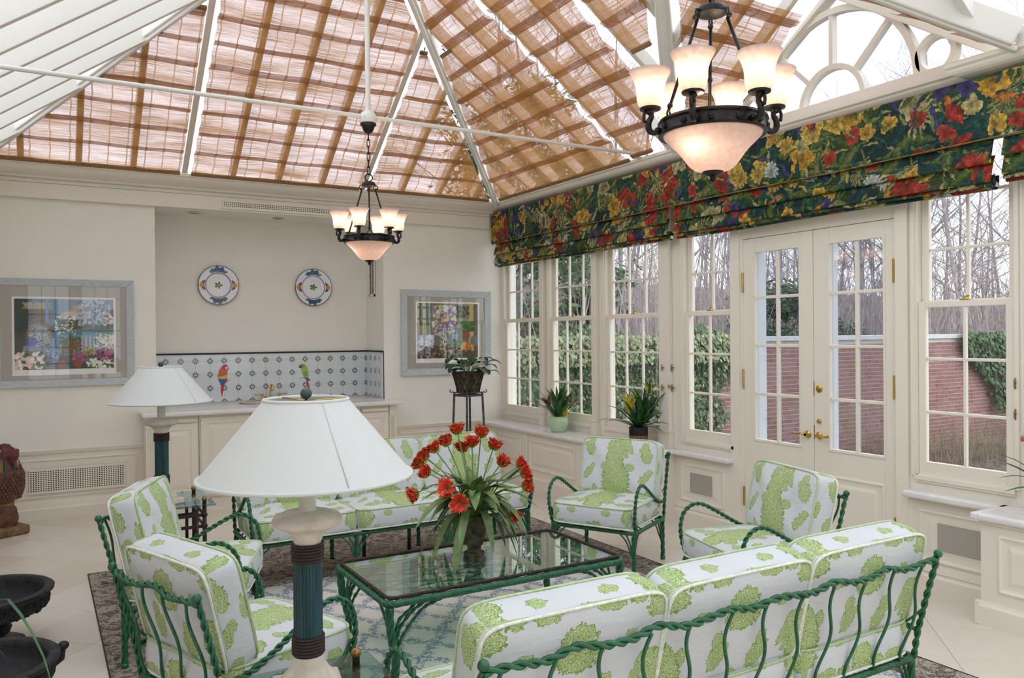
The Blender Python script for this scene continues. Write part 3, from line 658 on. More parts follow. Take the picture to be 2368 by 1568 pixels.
# ---- walls not in view
WINW = []; WINFILL = [(.12+.94*i, .35, 3) for i in range(5)]  # front windows are out of view, added to throw fill light on the back wall
def holes(mk, lo, hi, wins):
    y = lo
    for c_, h_, _ in sorted(wins): a, b = c_-h_-.06, c_+h_+.06; mk(y, a, 0, ZE); mk(a, b, 0, ZS); mk(a, b, ZT, ZE); y = b
    mk(y, hi, 0, ZE)
mb = MB(); holes(lambda a, b, z0, z1: mb.bx(XW-.2, XW, a, b, z0, z1), YS-.2, 8.9, WINW)
wl = mb.build('wall_left', 'wall', kind='structure'); tag(wl, 'plain cream plaster wall on the house side')
mb = MB(); holes(lambda a, b, z0, z1: mb.bx(a, b, YS-.2, YS, z0, z1), XW-.2, XE+.2, WINFILL); mb.prism([(XW-.2, ZE), (XE+.2, ZE), (RX, 4.95)], YS-.2, YS, 'y'); mb.build('wall_front', 'wall', kind='structure')
for c_, h_, n_ in WINFILL: window((c_, YS, 0), PI, h_, n_)
MB().prism([(XW, 0), (XW+.03, 0), (XW+.03, .12), (XW+.012, .16), (XW, .16)], YS, YB, 'y').build('baseboard_left', 'trim', kind='structure')
# ---- lunette in the gable above the doors
WN[0] += 1; XL = 4.80
t = thing('window_%d' % WN[0], 'half-round gable window with radiating bars and two small round lights', None, (XL, LC, 3.195), -PI/2, kind='structure')
def ring(r0, r1, a0, a1, n, cx=0, cz=0, y0=0, y1=.06):
    mb = MB(); vs = []; fs = []; full = abs(a1-a0-2*PI) < 1e-6; K = n if full else n+1
    for k in range(K):
        an = a0+(a1-a0)*k/n
        for r, y in ((r0, y0), (r1, y0), (r1, y1), (r0, y1)): vs.append((cx+r*math.cos(an), y, cz+r*math.sin(an)))
    for k in range(n):
        l = (k+1) % K
        for e in range(4): f = (e+1) % 4; fs.append((k*4+e, k*4+f, l*4+f, l*4+e))
    return mb.add(vs, fs)
hb = 1.11; ap = .745
MB().bx(-1.235, 1.425, -.09, .12, -.10, 0).build('sill', 'trim', t, bevel=.006)
ob0, ob1, oa = (-1.235, -.095), (1.425, -.095), (.095, .865)
MB().prism([ob0, (-hb, 0), (0, ap), oa], -.02, .08, 'y').build('rake_frame', 'trim', t, bevel=.006); MB().prism([ob1, oa, (0, ap), (hb, 0)], -.02, .08, 'y').build('rake_frame', 'trim', t, bevel=.006)
ring(.62, .665, 0, PI, 40).build('arch_bar', 'trim', t, smooth=True, sharp=40); ring(.235, .272, 0, PI, 28).build('arch_bar', 'trim', t, smooth=True, sharp=40)
for an in (45, 90, 135):
    c, s = math.cos(R(an)), math.sin(R(an)); MB().beam((c*.26, .03, s*.26), (c*.63, .03, s*.63), .034, .05, up=(0,1,0)).build('muntin', 'trim', t)
for s in (-1, 1): ring(.098, .135, 0, 2*PI, 28, s*.765, .115).build('round_bar', 'trim', t, smooth=True, sharp=40)
def poly_pane(pts, y, par=t): return MB().prism(pts, y, y+.004, 'y').build('pane', 'roofglass', par)
for k in range(4):
    a0, a1 = PI*k/4+.02, PI*(k+1)/4-.02
    poly_pane([(.26*math.cos(a0+(a1-a0)*i/6), .26*math.sin(a0+(a1-a0)*i/6)) for i in range(7)]+[(.63*math.cos(a1+(a0-a1)*i/8), .63*math.sin(a1+(a0-a1)*i/8)) for i in range(9)], .028)
poly_pane([(.24*math.cos(PI*i/16), .24*math.sin(PI*i/16)) for i in range(17)], .028)
for s in (-1, 1):
    poly_pane([(s*.765+.1*math.cos(2*PI*i/20), .115+.1*math.sin(2*PI*i/20)) for i in range(20)], .028)
poly_pane([(-hb-.05, 0), (hb+.05, 0), (0, ap+.03)], .045)
# ================================================================ glazed roof
ceil = thing('ceiling', 'hipped glass roof on white-painted rafters', None, (0, 0, ZE), kind='structure')
def off(v): return (v[0], v[1], v[2]-ZE)
FR = {'B': (lambda a, b: Vector((a, BY-b*CT, ZE+b*ST)), Vector((0, ST, CT))), 'E': (lambda a, b: Vector((EX-b*CT, a, ZE+b*ST)), Vector((ST, 0, CT))),
      'W': (lambda a, b: Vector((WX+b*CT, a, ZE+b*ST)), Vector((-ST, 0, CT))), 'L': (lambda a, b: Vector((a, GY1-b*CT, ZE+b*ST)), Vector((0, ST, CT))), 'G': (lambda a, b: Vector((a, GY0+b*CT, ZE+b*ST)), Vector((0, -ST, CT)))}
HW = EX-RX; YR = BY-HW
def bmax(k, a):
    if k == 'B': return max(0, min(EX-a, a-WX))/CT
    if k in 'EW': return max(0, min(HW, BY-a))/CT
    return (GY1-GC)/CT
def bmin(k, a):
    if k == 'E' and GY0 < a < GY1: return min(GY1-a, a-GY0)/CT
    if k in 'LG': return max(0, (EX-a))/CT
    return 0
def rafter(k, a, w, h, low=.0, nm='rafter'):
    f, n = FR[k]; b0, b1 = bmin(k, a), bmax(k, a)
    if b1-b0 < .12: return
    p, q = f(a, b0)+n*(h/2-low), f(a, b1)+n*(h/2-low)
    MB().beam(off(p), off(q), w, h, up=n).build(nm, 'trimwhite', ceil, bevel=.004)
XS = [1.15+.43*k for k in range(-3, 8)]; YSP = [YR+.43*k for k in range(-17, 6)]
for x in XS: rafter('B', x, .05, .10)
for y in YSP: rafter('E', y, .045, .10); rafter('W', y, .05, .17, .06)
for x in (3.50, 3.86, 4.22, 4.58): rafter('L', x, .045, .09); rafter('G', x, .045, .09)
def pane(k, a0, a1):
    f, n = FR[k]; ks = sorted(set([a0, a1]+[a for a in (RX, YR, GC, GY0, GY1) if a0 < a < a1 and ((k == 'B') == (a == RX))]))
    pts = [f(a, bmin(k, a)) for a in ks]+[f(a, bmax(k, a)) for a in reversed(ks)]; out = []
    for p in pts:
        if not out or (p-out[-1]).length > .01: out.append(p)
    if (out[0]-out[-1]).length < .01: out.pop()
    if len(out) < 3: return
    m = len(out); vs = [off(p+n*.105) for p in out]+[off(p+n*.111) for p in out]
    MB().add(vs, [tuple(range(m)), tuple(range(2*m-1, m-1, -1))]+[(i, (i+1) % m, m+(i+1) % m, m+i) for i in range(m)]).build('pane', 'roofglass', ceil)
bx_ = [WX]+XS+[EX]; by_ = [YS]+[y for y in YSP if YS < y]+[BY]
for a, b in zip(bx_, bx_[1:]): pane('B', a, b)
for a, b in zip(by_, by_[1:]): pane('E', a, b); pane('W', a, b)
gx_ = [EX-(GY1-GC), 3.50, 3.86, 4.22, 4.58, 4.86]
for a, b in zip(gx_, gx_[1:]): pane('L', a, b); pane('G', a, b)
AP = Vector((RX, YR, ZE+HW*TP)); up = Vector((0, 0, 1))
def bigbeam(nm, p, q, w, h, dz): MB().beam(off(Vector(p)+up*dz), off(Vector(q)+up*dz), w, h).build(nm, 'trimwhite', ceil, bevel=.01)
bigbeam('hip_rafter', (EX, BY, ZE), AP, .075, .16, .03); bigbeam('hip_rafter', (WX, BY, ZE), AP, .075, .16, .03)
bigbeam('hip_moulding', (EX, BY, ZE), AP, .035, .04, -.065); bigbeam('hip_moulding', (WX, BY, ZE), AP, .035, .04, -.065)
bigbeam('ridge_beam', AP, (RX, YS, AP.z), .09, .2, .03)
GA = Vector((EX-(GY1-GC), GC, ZE+(GY1-GC)*TP))
bigbeam('valley_rafter', (EX, GY1, ZE), GA, .10, .15, .045); bigbeam('valley_rafter', (EX, GY0, ZE), GA, .10, .15, .045); bigbeam('valley_moulding', (EX, GY1, ZE), GA, .045, .03, -.035); bigbeam('valley_moulding', (EX, GY0, ZE), GA, .045, .03, -.035)
bigbeam('gable_ridge', GA, (4.86, GC, GA.z), .07, .14, .03)
mb = MB()
for s, y in ((1, GY1), (-1, GY0)): mb.bx(EX, 4.95, min(y, y+s*.10), max(y, y+s*.10), 0, .05)
mb.bx(4.88, 4.95, GY0-.1, GY1+.1, -.12, .06); mb.build('gable_plate', 'trimwhite', ceil)
# ================================================================ woven roof blinds
def blind(k, amin, amax, b0, b1, label, bar=True, na=20, fold=.235, group='woven roof blinds'):
    f, n = FR[k]; am = (amin((b0+b1)/2)+amax((b0+b1)/2))/2; org = f(am, b0)
    t = thing('roof_blind', label, 'blind', org, group=group)
    nb = max(6, int((b1-b0)/.03)); vs = []; fs = []; uvs = []
    def pt(a, b):
        fr = ((b-b0)/fold) % 1.0; sag = .02+.032*(math.sin(PI*fr)**.8)
        wob = .006*math.sin(a*9+b*4)+.004*math.sin(a*23+b*7)
        return f(a, b)-n*(sag+wob)-org
    for i in range(nb+1):
        b = b0+(b1-b0)*i/nb; a0, a1 = amin(b), amax(b); a1 = max(a1, a0+.03)
        e = .004*math.sin(b*40)
        for j in range(na+1): vs.append(pt(a0+e+(a1-a0-e)*j/na, b))
    def uvf(i, j):
        b = b0+(b1-b0)*i/nb; a0, a1 = amin(b), amax(b); return (a0+(a1-a0)*j/na, b)
    for i in range(nb):
        for j in range(na):
            fs.append((i*(na+1)+j, i*(na+1)+j+1, (i+1)*(na+1)+j+1, (i+1)*(na+1)+j)); uvs.append([uvf(i, j), uvf(i, j+1), uvf(i+1, j+1), uvf(i+1, j)])
    MB().add(vs, fs, 0, uvs).build('cloth', 'weave', t, smooth=True)
    # folded-over pleats: a second ply hanging at every batten
    kf = int((b1-b0)/fold); 
    for q in range(kf+1):
        bb = b0+q*fold; 
        if bb > b1-.02: break
        vs = []; fs = []; uvs = []; wd = .07+.025*random.random()
        for i, db in enumerate((0, wd*.5, wd)):
            b = min(bb+db, b1); a0, a1 = amin(b), amax(b)
            for j in range(na+1):
                a = a0+(a1-a0)*j/na; vs.append(f(a, b)-n*(.03+.014*math.sin(PI*i/2.6)+.006*math.sin(a*9+b*4)+.035*(math.sin(PI*db/fold)**.8))-org)
        for i in range(2):
            for j in range(na):
                fs.append((i*(na+1)+j, i*(na+1)+j+1, (i+1)*(na+1)+j+1, (i+1)*(na+1)+j)); b = bb+i*wd/2; a0, a1 = amin(b), amax(b)
                u0, u1 = a0+(a1-a0)*j/na, a0+(a1-a0)*(j+1)/na; uvs.append([(u0, b+3), (u1, b+3), (u1, b+wd/2+3), (u0, b+wd/2+3)])
        if q: MB().add(vs, fs, 0, uvs).build('pleat', 'weave', t, smooth=True)
    def rail(b, nm, ex=.0):
        a0, a1 = amin(b)-ex, max(amax(b), amin(b)+.03)+ex; p, q = f(a0, b)-n*.03-org, f(a1, b)-n*.03-org
        return MB().beam(p, q, .035, .022, up=n).build(nm, 'blinddark', t, bevel=.003)
    rail(b0, 'bottom_batten')
    if bar:
        o = rail(b1, 'head_batten', .006); m = (f((amin(b1)+amax(b1))/2, b1+.02)-n*.02)-org
        MB().tube([m, m+FR[k][0](0, .03)-FR[k][0](0, 0)], .006, 6).build('hook', 'black', t)
    return t
c = CT
blind('B', lambda b: WX+b*c+.04, lambda b: 1.105, .03, 1.425/c, 'woven bamboo roof blind tapering to a point at the back wall left corner')
blind('B', lambda b: max(1.20, WX+b*c+.10), lambda b: min(2.815, EX-b*c-.10), .03, 2.25/c, 'widest woven bamboo roof blind, over the plates above the counter', bar=False, na=40)
blind('B', lambda b: 2.90, lambda b: EX-b*c-.10, .03, 1.395/c, 'narrow triangular woven bamboo roof blind beside the corner hip rafter')
blind('E', lambda b: 6.24, lambda b: BY-b*c-.11, .03, 1.36/c, 'woven bamboo roof blind tapering from the corner over the first sash window')
blind('E', lambda b: 5.475, lambda b: min(6.235, BY-b*c-.11), .03, 2.2/c, 'straight woven bamboo roof blind over the second sash window', bar=False)
blind('E', lambda b: max(4.64, GY1-b*c+.24), lambda b: 5.41, .06, 2.3/c, 'woven bamboo roof blind cut to the valley rafter over the third sash window', bar=False)
blind('E', lambda b: max(3.78, GY1-b*c+.13), lambda b: 4.53, .75/c, 2.2/c, 'short woven bamboo roof blind above the valley rafter of the gable', bar=False)
blind('L', lambda b: EX-b*c+.13, lambda b: 4.68, .03, 1.08/c, 'woven bamboo roof blind under the gable slope nearer the back wall', bar=False)
blind('G', lambda b: EX-b*c+.13, lambda b: 4.68, .03, 1.08/c, 'woven bamboo roof blind under the gable slope by the right window seat', bar=False)
# ================================================================ tie rods and chandeliers
def tie(y, label):
    t = thing('tie_rod', label, 'tie rod', (RX, y, 3.13))
    MB().tube([(WX-.02-RX, 0, 0), (-.03, 0, 0)], .0145, 10).build('rod', 'trimwhite', t, smooth=True, sharp=50); MB().tube([(.03, 0, 0), (EX+.02-RX, 0, 0)], .0145, 10).build('rod', 'trimwhite', t, smooth=True, sharp=50)
    MB().tube([(0, 0, .03), (0, 0, AP.z-3.13-.05)], .018, 10).build('king_rod', 'trimwhite', t, smooth=True, sharp=50)
    mb = MB(); mb.lathe([(0, -.045), (.055, -.045), (.06, -.03), (.058, .01), (.045, .03), (.02, .045), (0, .045)], 24); mb.build('hub', 'trimwhite', t, smooth=True, sharp=40)
    for i in range(8): an = 2*PI*i/8; MB().sphere((.058*math.cos(an), .058*math.sin(an), -.012), .008, 6, 5).build('bolt', 'trimwhite', t, smooth=True)
    for sx in (-1, 1): MB().bx(sx*(EX-RX)-.02, sx*(EX-RX)+.02, -.03, .03, -.035, .06).build('bracket', 'trimwhite', t, bevel=.004)
tie(5.38, 'white horizontal tie rod with king rod above the smaller-looking chandelier by the back wall'); tie(1.95, 'white horizontal tie rod carrying the chandelier by the arched window')
def chandelier(x, y, label, rot):
    t = thing('chandelier', label, 'chandelier', (x, y, 2.262), rot, group='iron chandeliers hung from the tie rods')
    rr = .17
    mb = MB(); mb.lathe([(rr-.012, -.02), (rr+.004, -.024), (rr+.008, -.018), (rr+.003, -.012), (rr+.003, .014), (rr+.010, .02), (rr+.006, .028), (rr-.012, .026), (rr-.012, -.02)], 56); mb.build('ring', 'iron', t, smooth=True, sharp=40)
    for i in range(12):
        an = 2*PI*(i+.5)/12; mb = MB(); mb.lathe([(0, .010), (.006, .009), (.008, .005), (.011, .004), (.011, 0)], 12).xf(Matrix.Rotation(an, 4, 'Z') @ Matrix.Translation((rr+.003, 0, 0)) @ Matrix.Rotation(PI/2, 4, 'Y'))
        mb.build('rosette', 'iron', t, smooth=True, sharp=50)
    pr = [(.163, -.018), (.158, -.028), (.143, -.044), (.122, -.064), (.104, -.085), (.090, -.105), (.076, -.123), (.060, -.136), (.036, -.143), (.0, -.146)]
    MB().lathe(pr+[(r*.965, z+.004) for r, z in reversed(pr[:-1])], 48).build('glass_bowl', 'frosted', t, smooth=True)
    MB().lathe([(0, -.142), (.034, -.142), (.036, -.148), (.022, -.154), (.010, -.160), (.012, -.168), (.006, -.176), (0, -.178)], 20).build('finial', 'iron', t, smooth=True, sharp=45)
    sp = [(.022, 0), (.034, .005), (.041, .016), (.0445, .033), (.0455, .055), (.048, .074), (.0545, .094), (.064, .112), (.070, .124)]
    for i in range(6):
        an = 2*PI*i/6; M = Matrix.Rotation(an, 4, 'Z')
        pts = smooth_path([(rr, 0, -.002), (rr+.022, 0, -.012), (rr+.040, 0, -.004), (rr+.042, 0, .022), (rr+.032, 0, .043), (rr+.038, 0, .058)], .006)
        ar = MB(); ar.tube(pts, [.0075+.003*math.sin(PI*i_/len(pts)) for i_ in range(len(pts))], 8)
        ar.tube(smooth_path([(rr+.036, 0, .05), (rr+.052, 0, .056), (rr+.058, 0, .045), (rr+.056, 0, .022)], .005), .0055, 7)
        ar.sphere((rr+.012, 0, -.004), .011, 10, 7); ar.xf(M); arm = ar.build('swan_arm', 'iron', t, smooth=True)
        cx = rr+.036
        cu = MB(); cu.lathe([(0, .052), (.012, .052), (.014, .06), (.034, .064), (.036, .07), (.030, .074), (0, .074)], 20, (cx, 0, 0)).xf(M); cu.build('cup', 'iron', arm, smooth=True, sharp=40)
        sh = MB(); sh.lathe([(r, z+.068) for r, z in sp]+[(r-.0025, z+.068) for r, z in reversed(sp)], 28, (cx, 0, 0)).xf(M); so = sh.build('glass_shade', 'frosted', t, smooth=True)
        p = M @ Vector((cx, 0, .115)); MB().sphere(p, .011, 10, 8, (1, 1, 1.5)).build('bulb', 'bulb', so, smooth=True)
        ld = bpy.data.lights.new('bulb_light', 'POINT'); ld.energy = LAMPW; ld.color = (1, .85, .68); ld.shadow_soft_size = .016
        lo = bpy.data.objects.new('bulb_light', ld); COL.objects.link(lo); lo.parent = t; lo.location = p+Vector((0, 0, .03))
    for i in range(2):
        ld = bpy.data.lights.new('bowl_light', 'POINT'); ld.energy = LAMPW*1.5; ld.color = (1, .82, .64); ld.shadow_soft_size = .02
        lo = bpy.data.objects.new('bowl_light', ld); COL.objects.link(lo); lo.parent = t; lo.location = (.075*(1 if i else -1), .02, -.045)
    hz = .395
    MB().lathe([(0, .018), (.022, .018), (.042, .010), (.050, -.002), (.048, -.016), (.03, -.022), (0, -.022)], 28, (0, 0, hz)).build('hub', 'iron', t, smooth=True, sharp=45)
    def torus(c, R1, r, axis, n=16):
        mb = MB(); ps = []
        for i in range(n):
            a = 2*PI*i/n; ps.append(Vector(c)+(Vector((math.cos(a), 0, math.sin(a))) if axis == 'y' else Vector((0, math.cos(a), math.sin(a))))*R1)
        return mb.tube(ps, r, 6, closed=True)
    for i in range(3):
        an = 2*PI*i/3+.35; d = Vector((math.cos(an), math.sin(an), 0))
        a, b = d*.056+Vector((0, 0, hz-.012)), d*(rr-.004)+Vector((0, 0, .045))
        mb = MB(); mb.tube([a+Vector((0, 0, -.028)), b], .0058, 8)
        for f_ in (.06, .55, .95): mb.sphere(a.lerp(b, f_), .010, 8, 6)
        rd = mb.build('suspension_rod', 'iron', t, smooth=True)
        torus(a+Vector((0, 0, -.008)), .016, .0035, 'y').build('link', 'iron', rd, smooth=True); torus(b+Vector((0, 0, -.012)), .014, .0035, 'y').build('link', 'iron', rd, smooth=True)
    torus((0, 0, hz+.045), .026, .005, 'y', 20).build('loop', 'iron', t, smooth=True)
    top = 3.13-2.262-.045; z = hz+.075; i = 0
    MB().lathe([(0, top), (.055, top), (.058, top-.012), (.045, top-.022), (.036, top-.05), (.022, top-.068), (0, top-.07)], 24).build('canopy', 'iron', t, smooth=True, sharp=45)
    while z < top-.16:
        mb = MB(); ps = []
        for q in range(14):
            a = 2*PI*q/14; v = Vector((.010*math.cos(a), 0, .019*math.sin(a)+(.012 if math.sin(a) > 0 else -.012)))
            if i % 2: v = Vector((0, v.x, v.z))
            ps.append(v+Vector((0, 0, z+.02)))
        mb.tube(ps, .0032, 6, closed=True); mb.build('chain_link', 'iron', t, smooth=True); z += .048; i += 1
    MB().tube([(0, 0, z-.01), (0, 0, top-.06)], .005, 8).build('stem', 'iron', t, smooth=True)
    return t
LAMPW = .5
chandelier(RX, 5.38, 'six-light iron chandelier with alabaster bowl hanging in front of the niche', R(-9.4))
chandelier(1.93, 1.955, 'six-light iron chandelier with alabaster bowl hanging in front of the arched window', R(29))
# ================================================================ printed valance and roman shades
def cloth_sheet(mb, prof, y0, y1, uoff=0, ny=60, wav=.004, voff=0):   # profile [(x,z)] swept along y with uv in metres
    s = [0]
    for i in range(1, len(prof)): s.append(s[-1]+math.hypot(prof[i][0]-prof[i-1][0], prof[i][1]-prof[i-1][1]))
    n = len(prof); vs = []; fs = []; uvs = []
    for j in range(ny+1):
        y = y0+(y1-y0)*j/ny
        for i, (x, z) in enumerate(prof): vs.append((x+wav*math.sin(y*11+i)*.6, y, z+wav*math.sin(y*3.1+i*.9)))
    for j in range(ny):
        for i in range(n-1):
            fs.append((j*n+i, (j+1)*n+i, (j+1)*n+i+1, j*n+i+1)); ya, yb = y0+(y1-y0)*j/ny+uoff, y0+(y1-y0)*(j+1)/ny+uoff
            uvs.append([(-ya, -s[i]+voff), (-yb, -s[i]+voff), (-yb, -s[i+1]+voff), (-ya, -s[i+1]+voff)])
    return mb.add(vs, fs, 0, uvs)
v = thing('valance', 'long tropical-print fabric valance along the top of the window wall', 'valance', (4.48, 2.9, 2.63))
org = Vector((4.48, 2.9, 2.63))
def T(mb): return mb.xf(Matrix.Translation(-org))
mb = MB(); cloth_sheet(mb, [(4.6, 2.985), (4.50, 2.99), (4.482, 2.985), (4.479, 2.95), (4.477, 2.8), (4.478, 2.66), (4.481, 2.635), (4.49, 2.628), (4.505, 2.64)], -.6, 8.07, ny=140, wav=.002); T(mb).build('fabric', 'tropical', v, smooth=True)
mb = MB(); cloth_sheet(mb, [(4.482, 2.632), (4.60, 2.64), (4.60, 2.985), (4.482, 2.988)], 8.069, 8.071, ny=1, wav=0); T(mb).build('return_end', 'tropical', v)
mb = MB(); mb.tube([(4.476, y/10, 2.633+.003*math.sin(y*.31)) for y in range(-6, 81)], .0045, 6); T(mb).build('cord_edge', 'woodolive', v, smooth=True)
mb = MB(); mb.bx(4.50, 4.60, -.6, 8.06, 2.65, 2.98); T(mb).build('board', 'trim', v)
def roman(y0, y1, uo, label, dz=0):
    org = Vector((4.5, (y0+y1)/2, 2.37+dz)); t = thing('roman_shade', label, 'shade', org, group='tropical-print roman shades')
    for i, p in enumerate(([(4.515, 2.655), (4.508, 2.62), (4.492, 2.56), (4.480, 2.515), (4.484, 2.503), (4.500, 2.504), (4.52, 2.535)], [(4.525, 2.545), (4.512, 2.52), (4.496, 2.465), (4.482, 2.415), (4.485, 2.403), (4.500, 2.402), (4.524, 2.43)],
            [(4.53, 2.44), (4.514, 2.425), (4.500, 2.40), (4.494, 2.386), (4.500, 2.378), (4.515, 2.38), (4.535, 2.40)], [(4.54, 2.41), (4.528, 2.395), (4.518, 2.378), (4.522, 2.366), (4.540, 2.364), (4.56, 2.385), (4.56, 2.44)])):
        mb = MB(); cloth_sheet(mb, [(x, z+dz) for x, z in p], y0, y1, uo+.07*i, ny=80, wav=.004, voff=-.37-.13*i); mb.xf(Matrix.Translation(-org)).build('fold', 'tropical', t, smooth=True)
    MB().bx(.03, .055, -(y1-y0)/2, (y1-y0)/2, .005, .03).build('bottom_rod', 'trim', t)
    return t
roman(5.075, 8.02, 0, 'tropical-print roman shade folded up over the three sash windows by the back wall'); roman(2.44, 5.0, .3, 'tropical-print roman shade folded up over the glazed doors'); roman(-.5, 2.385, .6, 'tropical-print roman shade folded up over the right window seat', .03)
# cords, cleats
def cord(y, z0, label):
    t = thing('shade_cord', label, 'cord', (4.588, y, z0), group='white shade cords')
    MB().tube(smooth_path([(.0, 0, 2.42-z0), (.004, .003, 1.7-z0), (0, -.004, .02)], .08), .0022, 5).build('cord', 'cordwhite', t, smooth=True)
    MB().lathe([(0, 0), (.007, 0), (.010, .012), (.006, .026), (.003, .032), (0, .032)], 10).build('tassel', 'terrab', t, smooth=True)
for y, z in ((5.345, 1.05), (5.325, .95), (5.18, 1.12), (2.34, .98)): cord(y, z, 'white shade cord with a small wooden tassel by the window pilaster')
def cleat(y, z, x):
    t = thing('cord_cleat', 'small brass cord cleat screwed to a window casing', 'cleat', (x, y, z), group='brass cord cleats')
    MB().tube([(0, 0, 0), (-.02, 0, 0)], .006, 8).build('post', 'oldbrass', t, smooth=True)
    MB().tube(smooth_path([(-.016, 0, -.028), (-.024, 0, -.012), (-.022, 0, 0), (-.024, 0, .012), (-.016, 0, .028)], .006), .005, 7).build('horn', 'oldbrass', t, smooth=True)
for y, z, x in ((6.335, 1.305, XE-.014), (6.335, 1.155, XE-.014), (5.265, 1.29, XE-.045), (5.265, 1.12, XE-.045), (5.19, 1.29, XE), (5.19, 1.12, XE), (2.40, 1.29, XE), (2.40, 1.12, XE), (2.33, 1.29, XE), (2.33, 1.12, XE)): cleat(y, z, x)
# ================================================================ counter in the niche
ct = MB(); ct.bx(.765, 3.28, 7.80, YB, .868, .909); ct.bx(NX0+.002, NX1-.002, YB, NY-.004, .868, .909)
o = ct.build('worktop', 'marble', bevel=.012); tag(o, 'pale marble worktop running through the niche above the cream cabinets', 'worktop')
def cabinet(x0, x1, kind, label):
    t = thing('cabinet', label, 'cabinet', ((x0+x1)/2, 8.03, 0), group='cream cabinets under the marble worktop'); w = (x1-x0)/2; fy = 7.90-8.03
    MB().bx(-w, w, fy, .115, .09, .866).build('body', 'trim', t, bevel=.002); MB().bx(-w, w, fy+.03, .115, 0, .09).build('toe_kick', 'trim', t)
    if kind == 'pilaster':
        m = MB(); m.bx(-w, w, fy-.012, fy, .0, .13); m.bx(-w, w, fy-.012, fy, .76, .866); m.build('plinth_block', 'trim', t, bevel=.004)
        for i in range(3): MB().bx(-w+.018+i*(2*w-.036)/3+.004, -w+.018+(i+1)*(2*w-.036)/3-.004, fy-.008, fy, .15, .74).build('reed', 'trim', t, bevel=.004)
    elif kind == 'panel':
        MB().bx(-w+.012, w-.012, fy-.022, fy, .80, .838).build('pull_rail', 'trim', t, bevel=.006)
        d = MB(); nest(d, (-w+.012, w-.012, .115, .79), [(0, -.02), (0, .018), (.055, .018), (.062, .010), (.070, .010), (.11, .020)], 'y', fy, -1); d.build('appliance_panel', 'trim', t)
    else:
        n = 2 if kind == 'double' else 1; dw = (2*w)/n
        for i in range(n):
            d = MB(); nest(d, (-w+i*dw+.014, -w+(i+1)*dw-.014, .115, .835), [(0, -.015), (0, .018), (.055, .018), (.062, .010), (.070, .010), (.11, .020)], 'y', fy, -1); do = d.build('door', 'trim', t)
            kx = (-w+(i+1)*dw-.04) if (i == 0) else (-w+i*dw+.04)
            MB().lathe([(0, .024), (.008, .022), (.011, .015), (.005, .006), (.006, 0)], 12).xf(Matrix.Translation((kx, fy-.018, .74)) @ Matrix.Rotation(PI/2, 4, 'X')).build('knob', 'oldbrass', do, smooth=True)
    return t
cabinet(.80, .895, 'pilaster', 'reeded cream end pilaster of the counter by the left dado'); cabinet(.90, 1.25, 'panel', 'cream cabinet with a pull rail next to the left end pilaster'); cabinet(1.255, 1.72, 'door', 'cream single-door cabinet left of the sink cabinet')
cabinet(1.725, 2.56, 'double', 'cream double-door cabinet under the sink'); cabinet(2.565, 2.825, 'door', 'narrow cream single-door cabinet right of the sink cabinet'); cabinet(2.83, 3.135, 'panel', 'cream cabinet with a pull rail next to the right end pilaster'); cabinet(3.14, 3.225, 'pilaster', 'reeded cream end pilaster of the counter by the plant stand')
# backsplash: one tile each
bs = thing('backsplash', 'blue-white tiled backsplash with two parrot pictures in the niche', 'backsplash', (2.05, NY, .909))
PT = .141; full = MB().bx(-PT/2+.0006, PT/2-.0006, -.004, .004, -PT/2+.0006, PT/2-.0006).build('tile', 'dtile', bs, bevel=.001)
def tmesh(z0, z1): return MB().bx(-PT/2+.0006, PT/2-.0006, -.004, .004, z0, z1).build('tile', 'dtile', bs, bevel=.001)
ztop = tmesh(-PT/2+.0006, -PT/2+.068); used = []
def puttile(src, x, y, z, rz=0):
    if src in used: inst(src, 'tile', bs, (x-2.05, y-NY, z-.909), (0, 0, rz))
    else: src.location = (x-2.05, y-NY, z-.909); src.rotation_euler = (0, 0, rz); used.append(src)
zrow = [.989, 1.13, 1.271]
for i in range(16):
    x = NX0+.005+PT/2+i*PT
    for z in zrow: puttile(full, x, NY-.006, z)
    puttile(ztop, x, NY-.006, zrow[2]+PT)
for sx, rz in ((NX1-.006, PI/2), (NX0+.006, -PI/2)):
    for i in range(4):
        y = NY-.012-PT/2-i*PT
        if y-PT/2 < YB-.03: continue
        for z in zrow: puttile(full, sx, y, z, rz)
        puttile(ztop, sx, y, zrow[2]+PT, rz)
MB().bx(NX0-2.05, NX1-2.05, -.02, -.001, .50, .517).build('black_bullnose', 'black', bs, bevel=.004); MB().bx(NX1-2.05-.02, NX1-2.05, YB-NY+.01, -.02, .50, .517).build('black_bullnose', 'black', bs, bevel=.004)
paint('delft', (.05, .05, .22), .2); MB().bx(NX1-2.05-.008, NX1-2.05+.001, YB-NY-.001, YB-NY+.008, 0, .50).build('blue_edge', 'delft', bs)
for nm, cc in (('p_red', (.55, .03, .02)), ('p_orange', (.62, .13, .02)), ('p_yellow', (.62, .52, .08)), ('p_blue', (.05, .11, .42)), ('p_green', (.20, .40, .04)), ('p_lime', (.34, .52, .12)), ('p_black', (.03, .03, .03)), ('p_white', (.8, .78, .75)), ('p_branch', (.5, .4, .38))): paint(nm, cc, .2, var=.15, scale=120)
def parrot_pic(cx, cz, shapes, mats, label):
    mb = MB()
    for i, (pl, mi) in enumerate(shapes): mb.prism([(x*.001*1.0, z*.001) for x, z in pl], -.0112-.00012*i, -.0095, 'y', mi)
    o = mb.build('parrot_picture', mats, bs, loc=(cx-2.05, 0, cz-.909)); o['label'] = label
def ell(cx, cz, rx, rz, rot=0, n=18): return [(cx+rx*math.cos(a)*math.cos(rot)-rz*math.sin(a)*math.sin(rot), cz+rx*math.cos(a)*math.sin(rot)+rz*math.sin(a)*math.cos(rot)) for a in [2*PI*k/n for k in range(n)]]
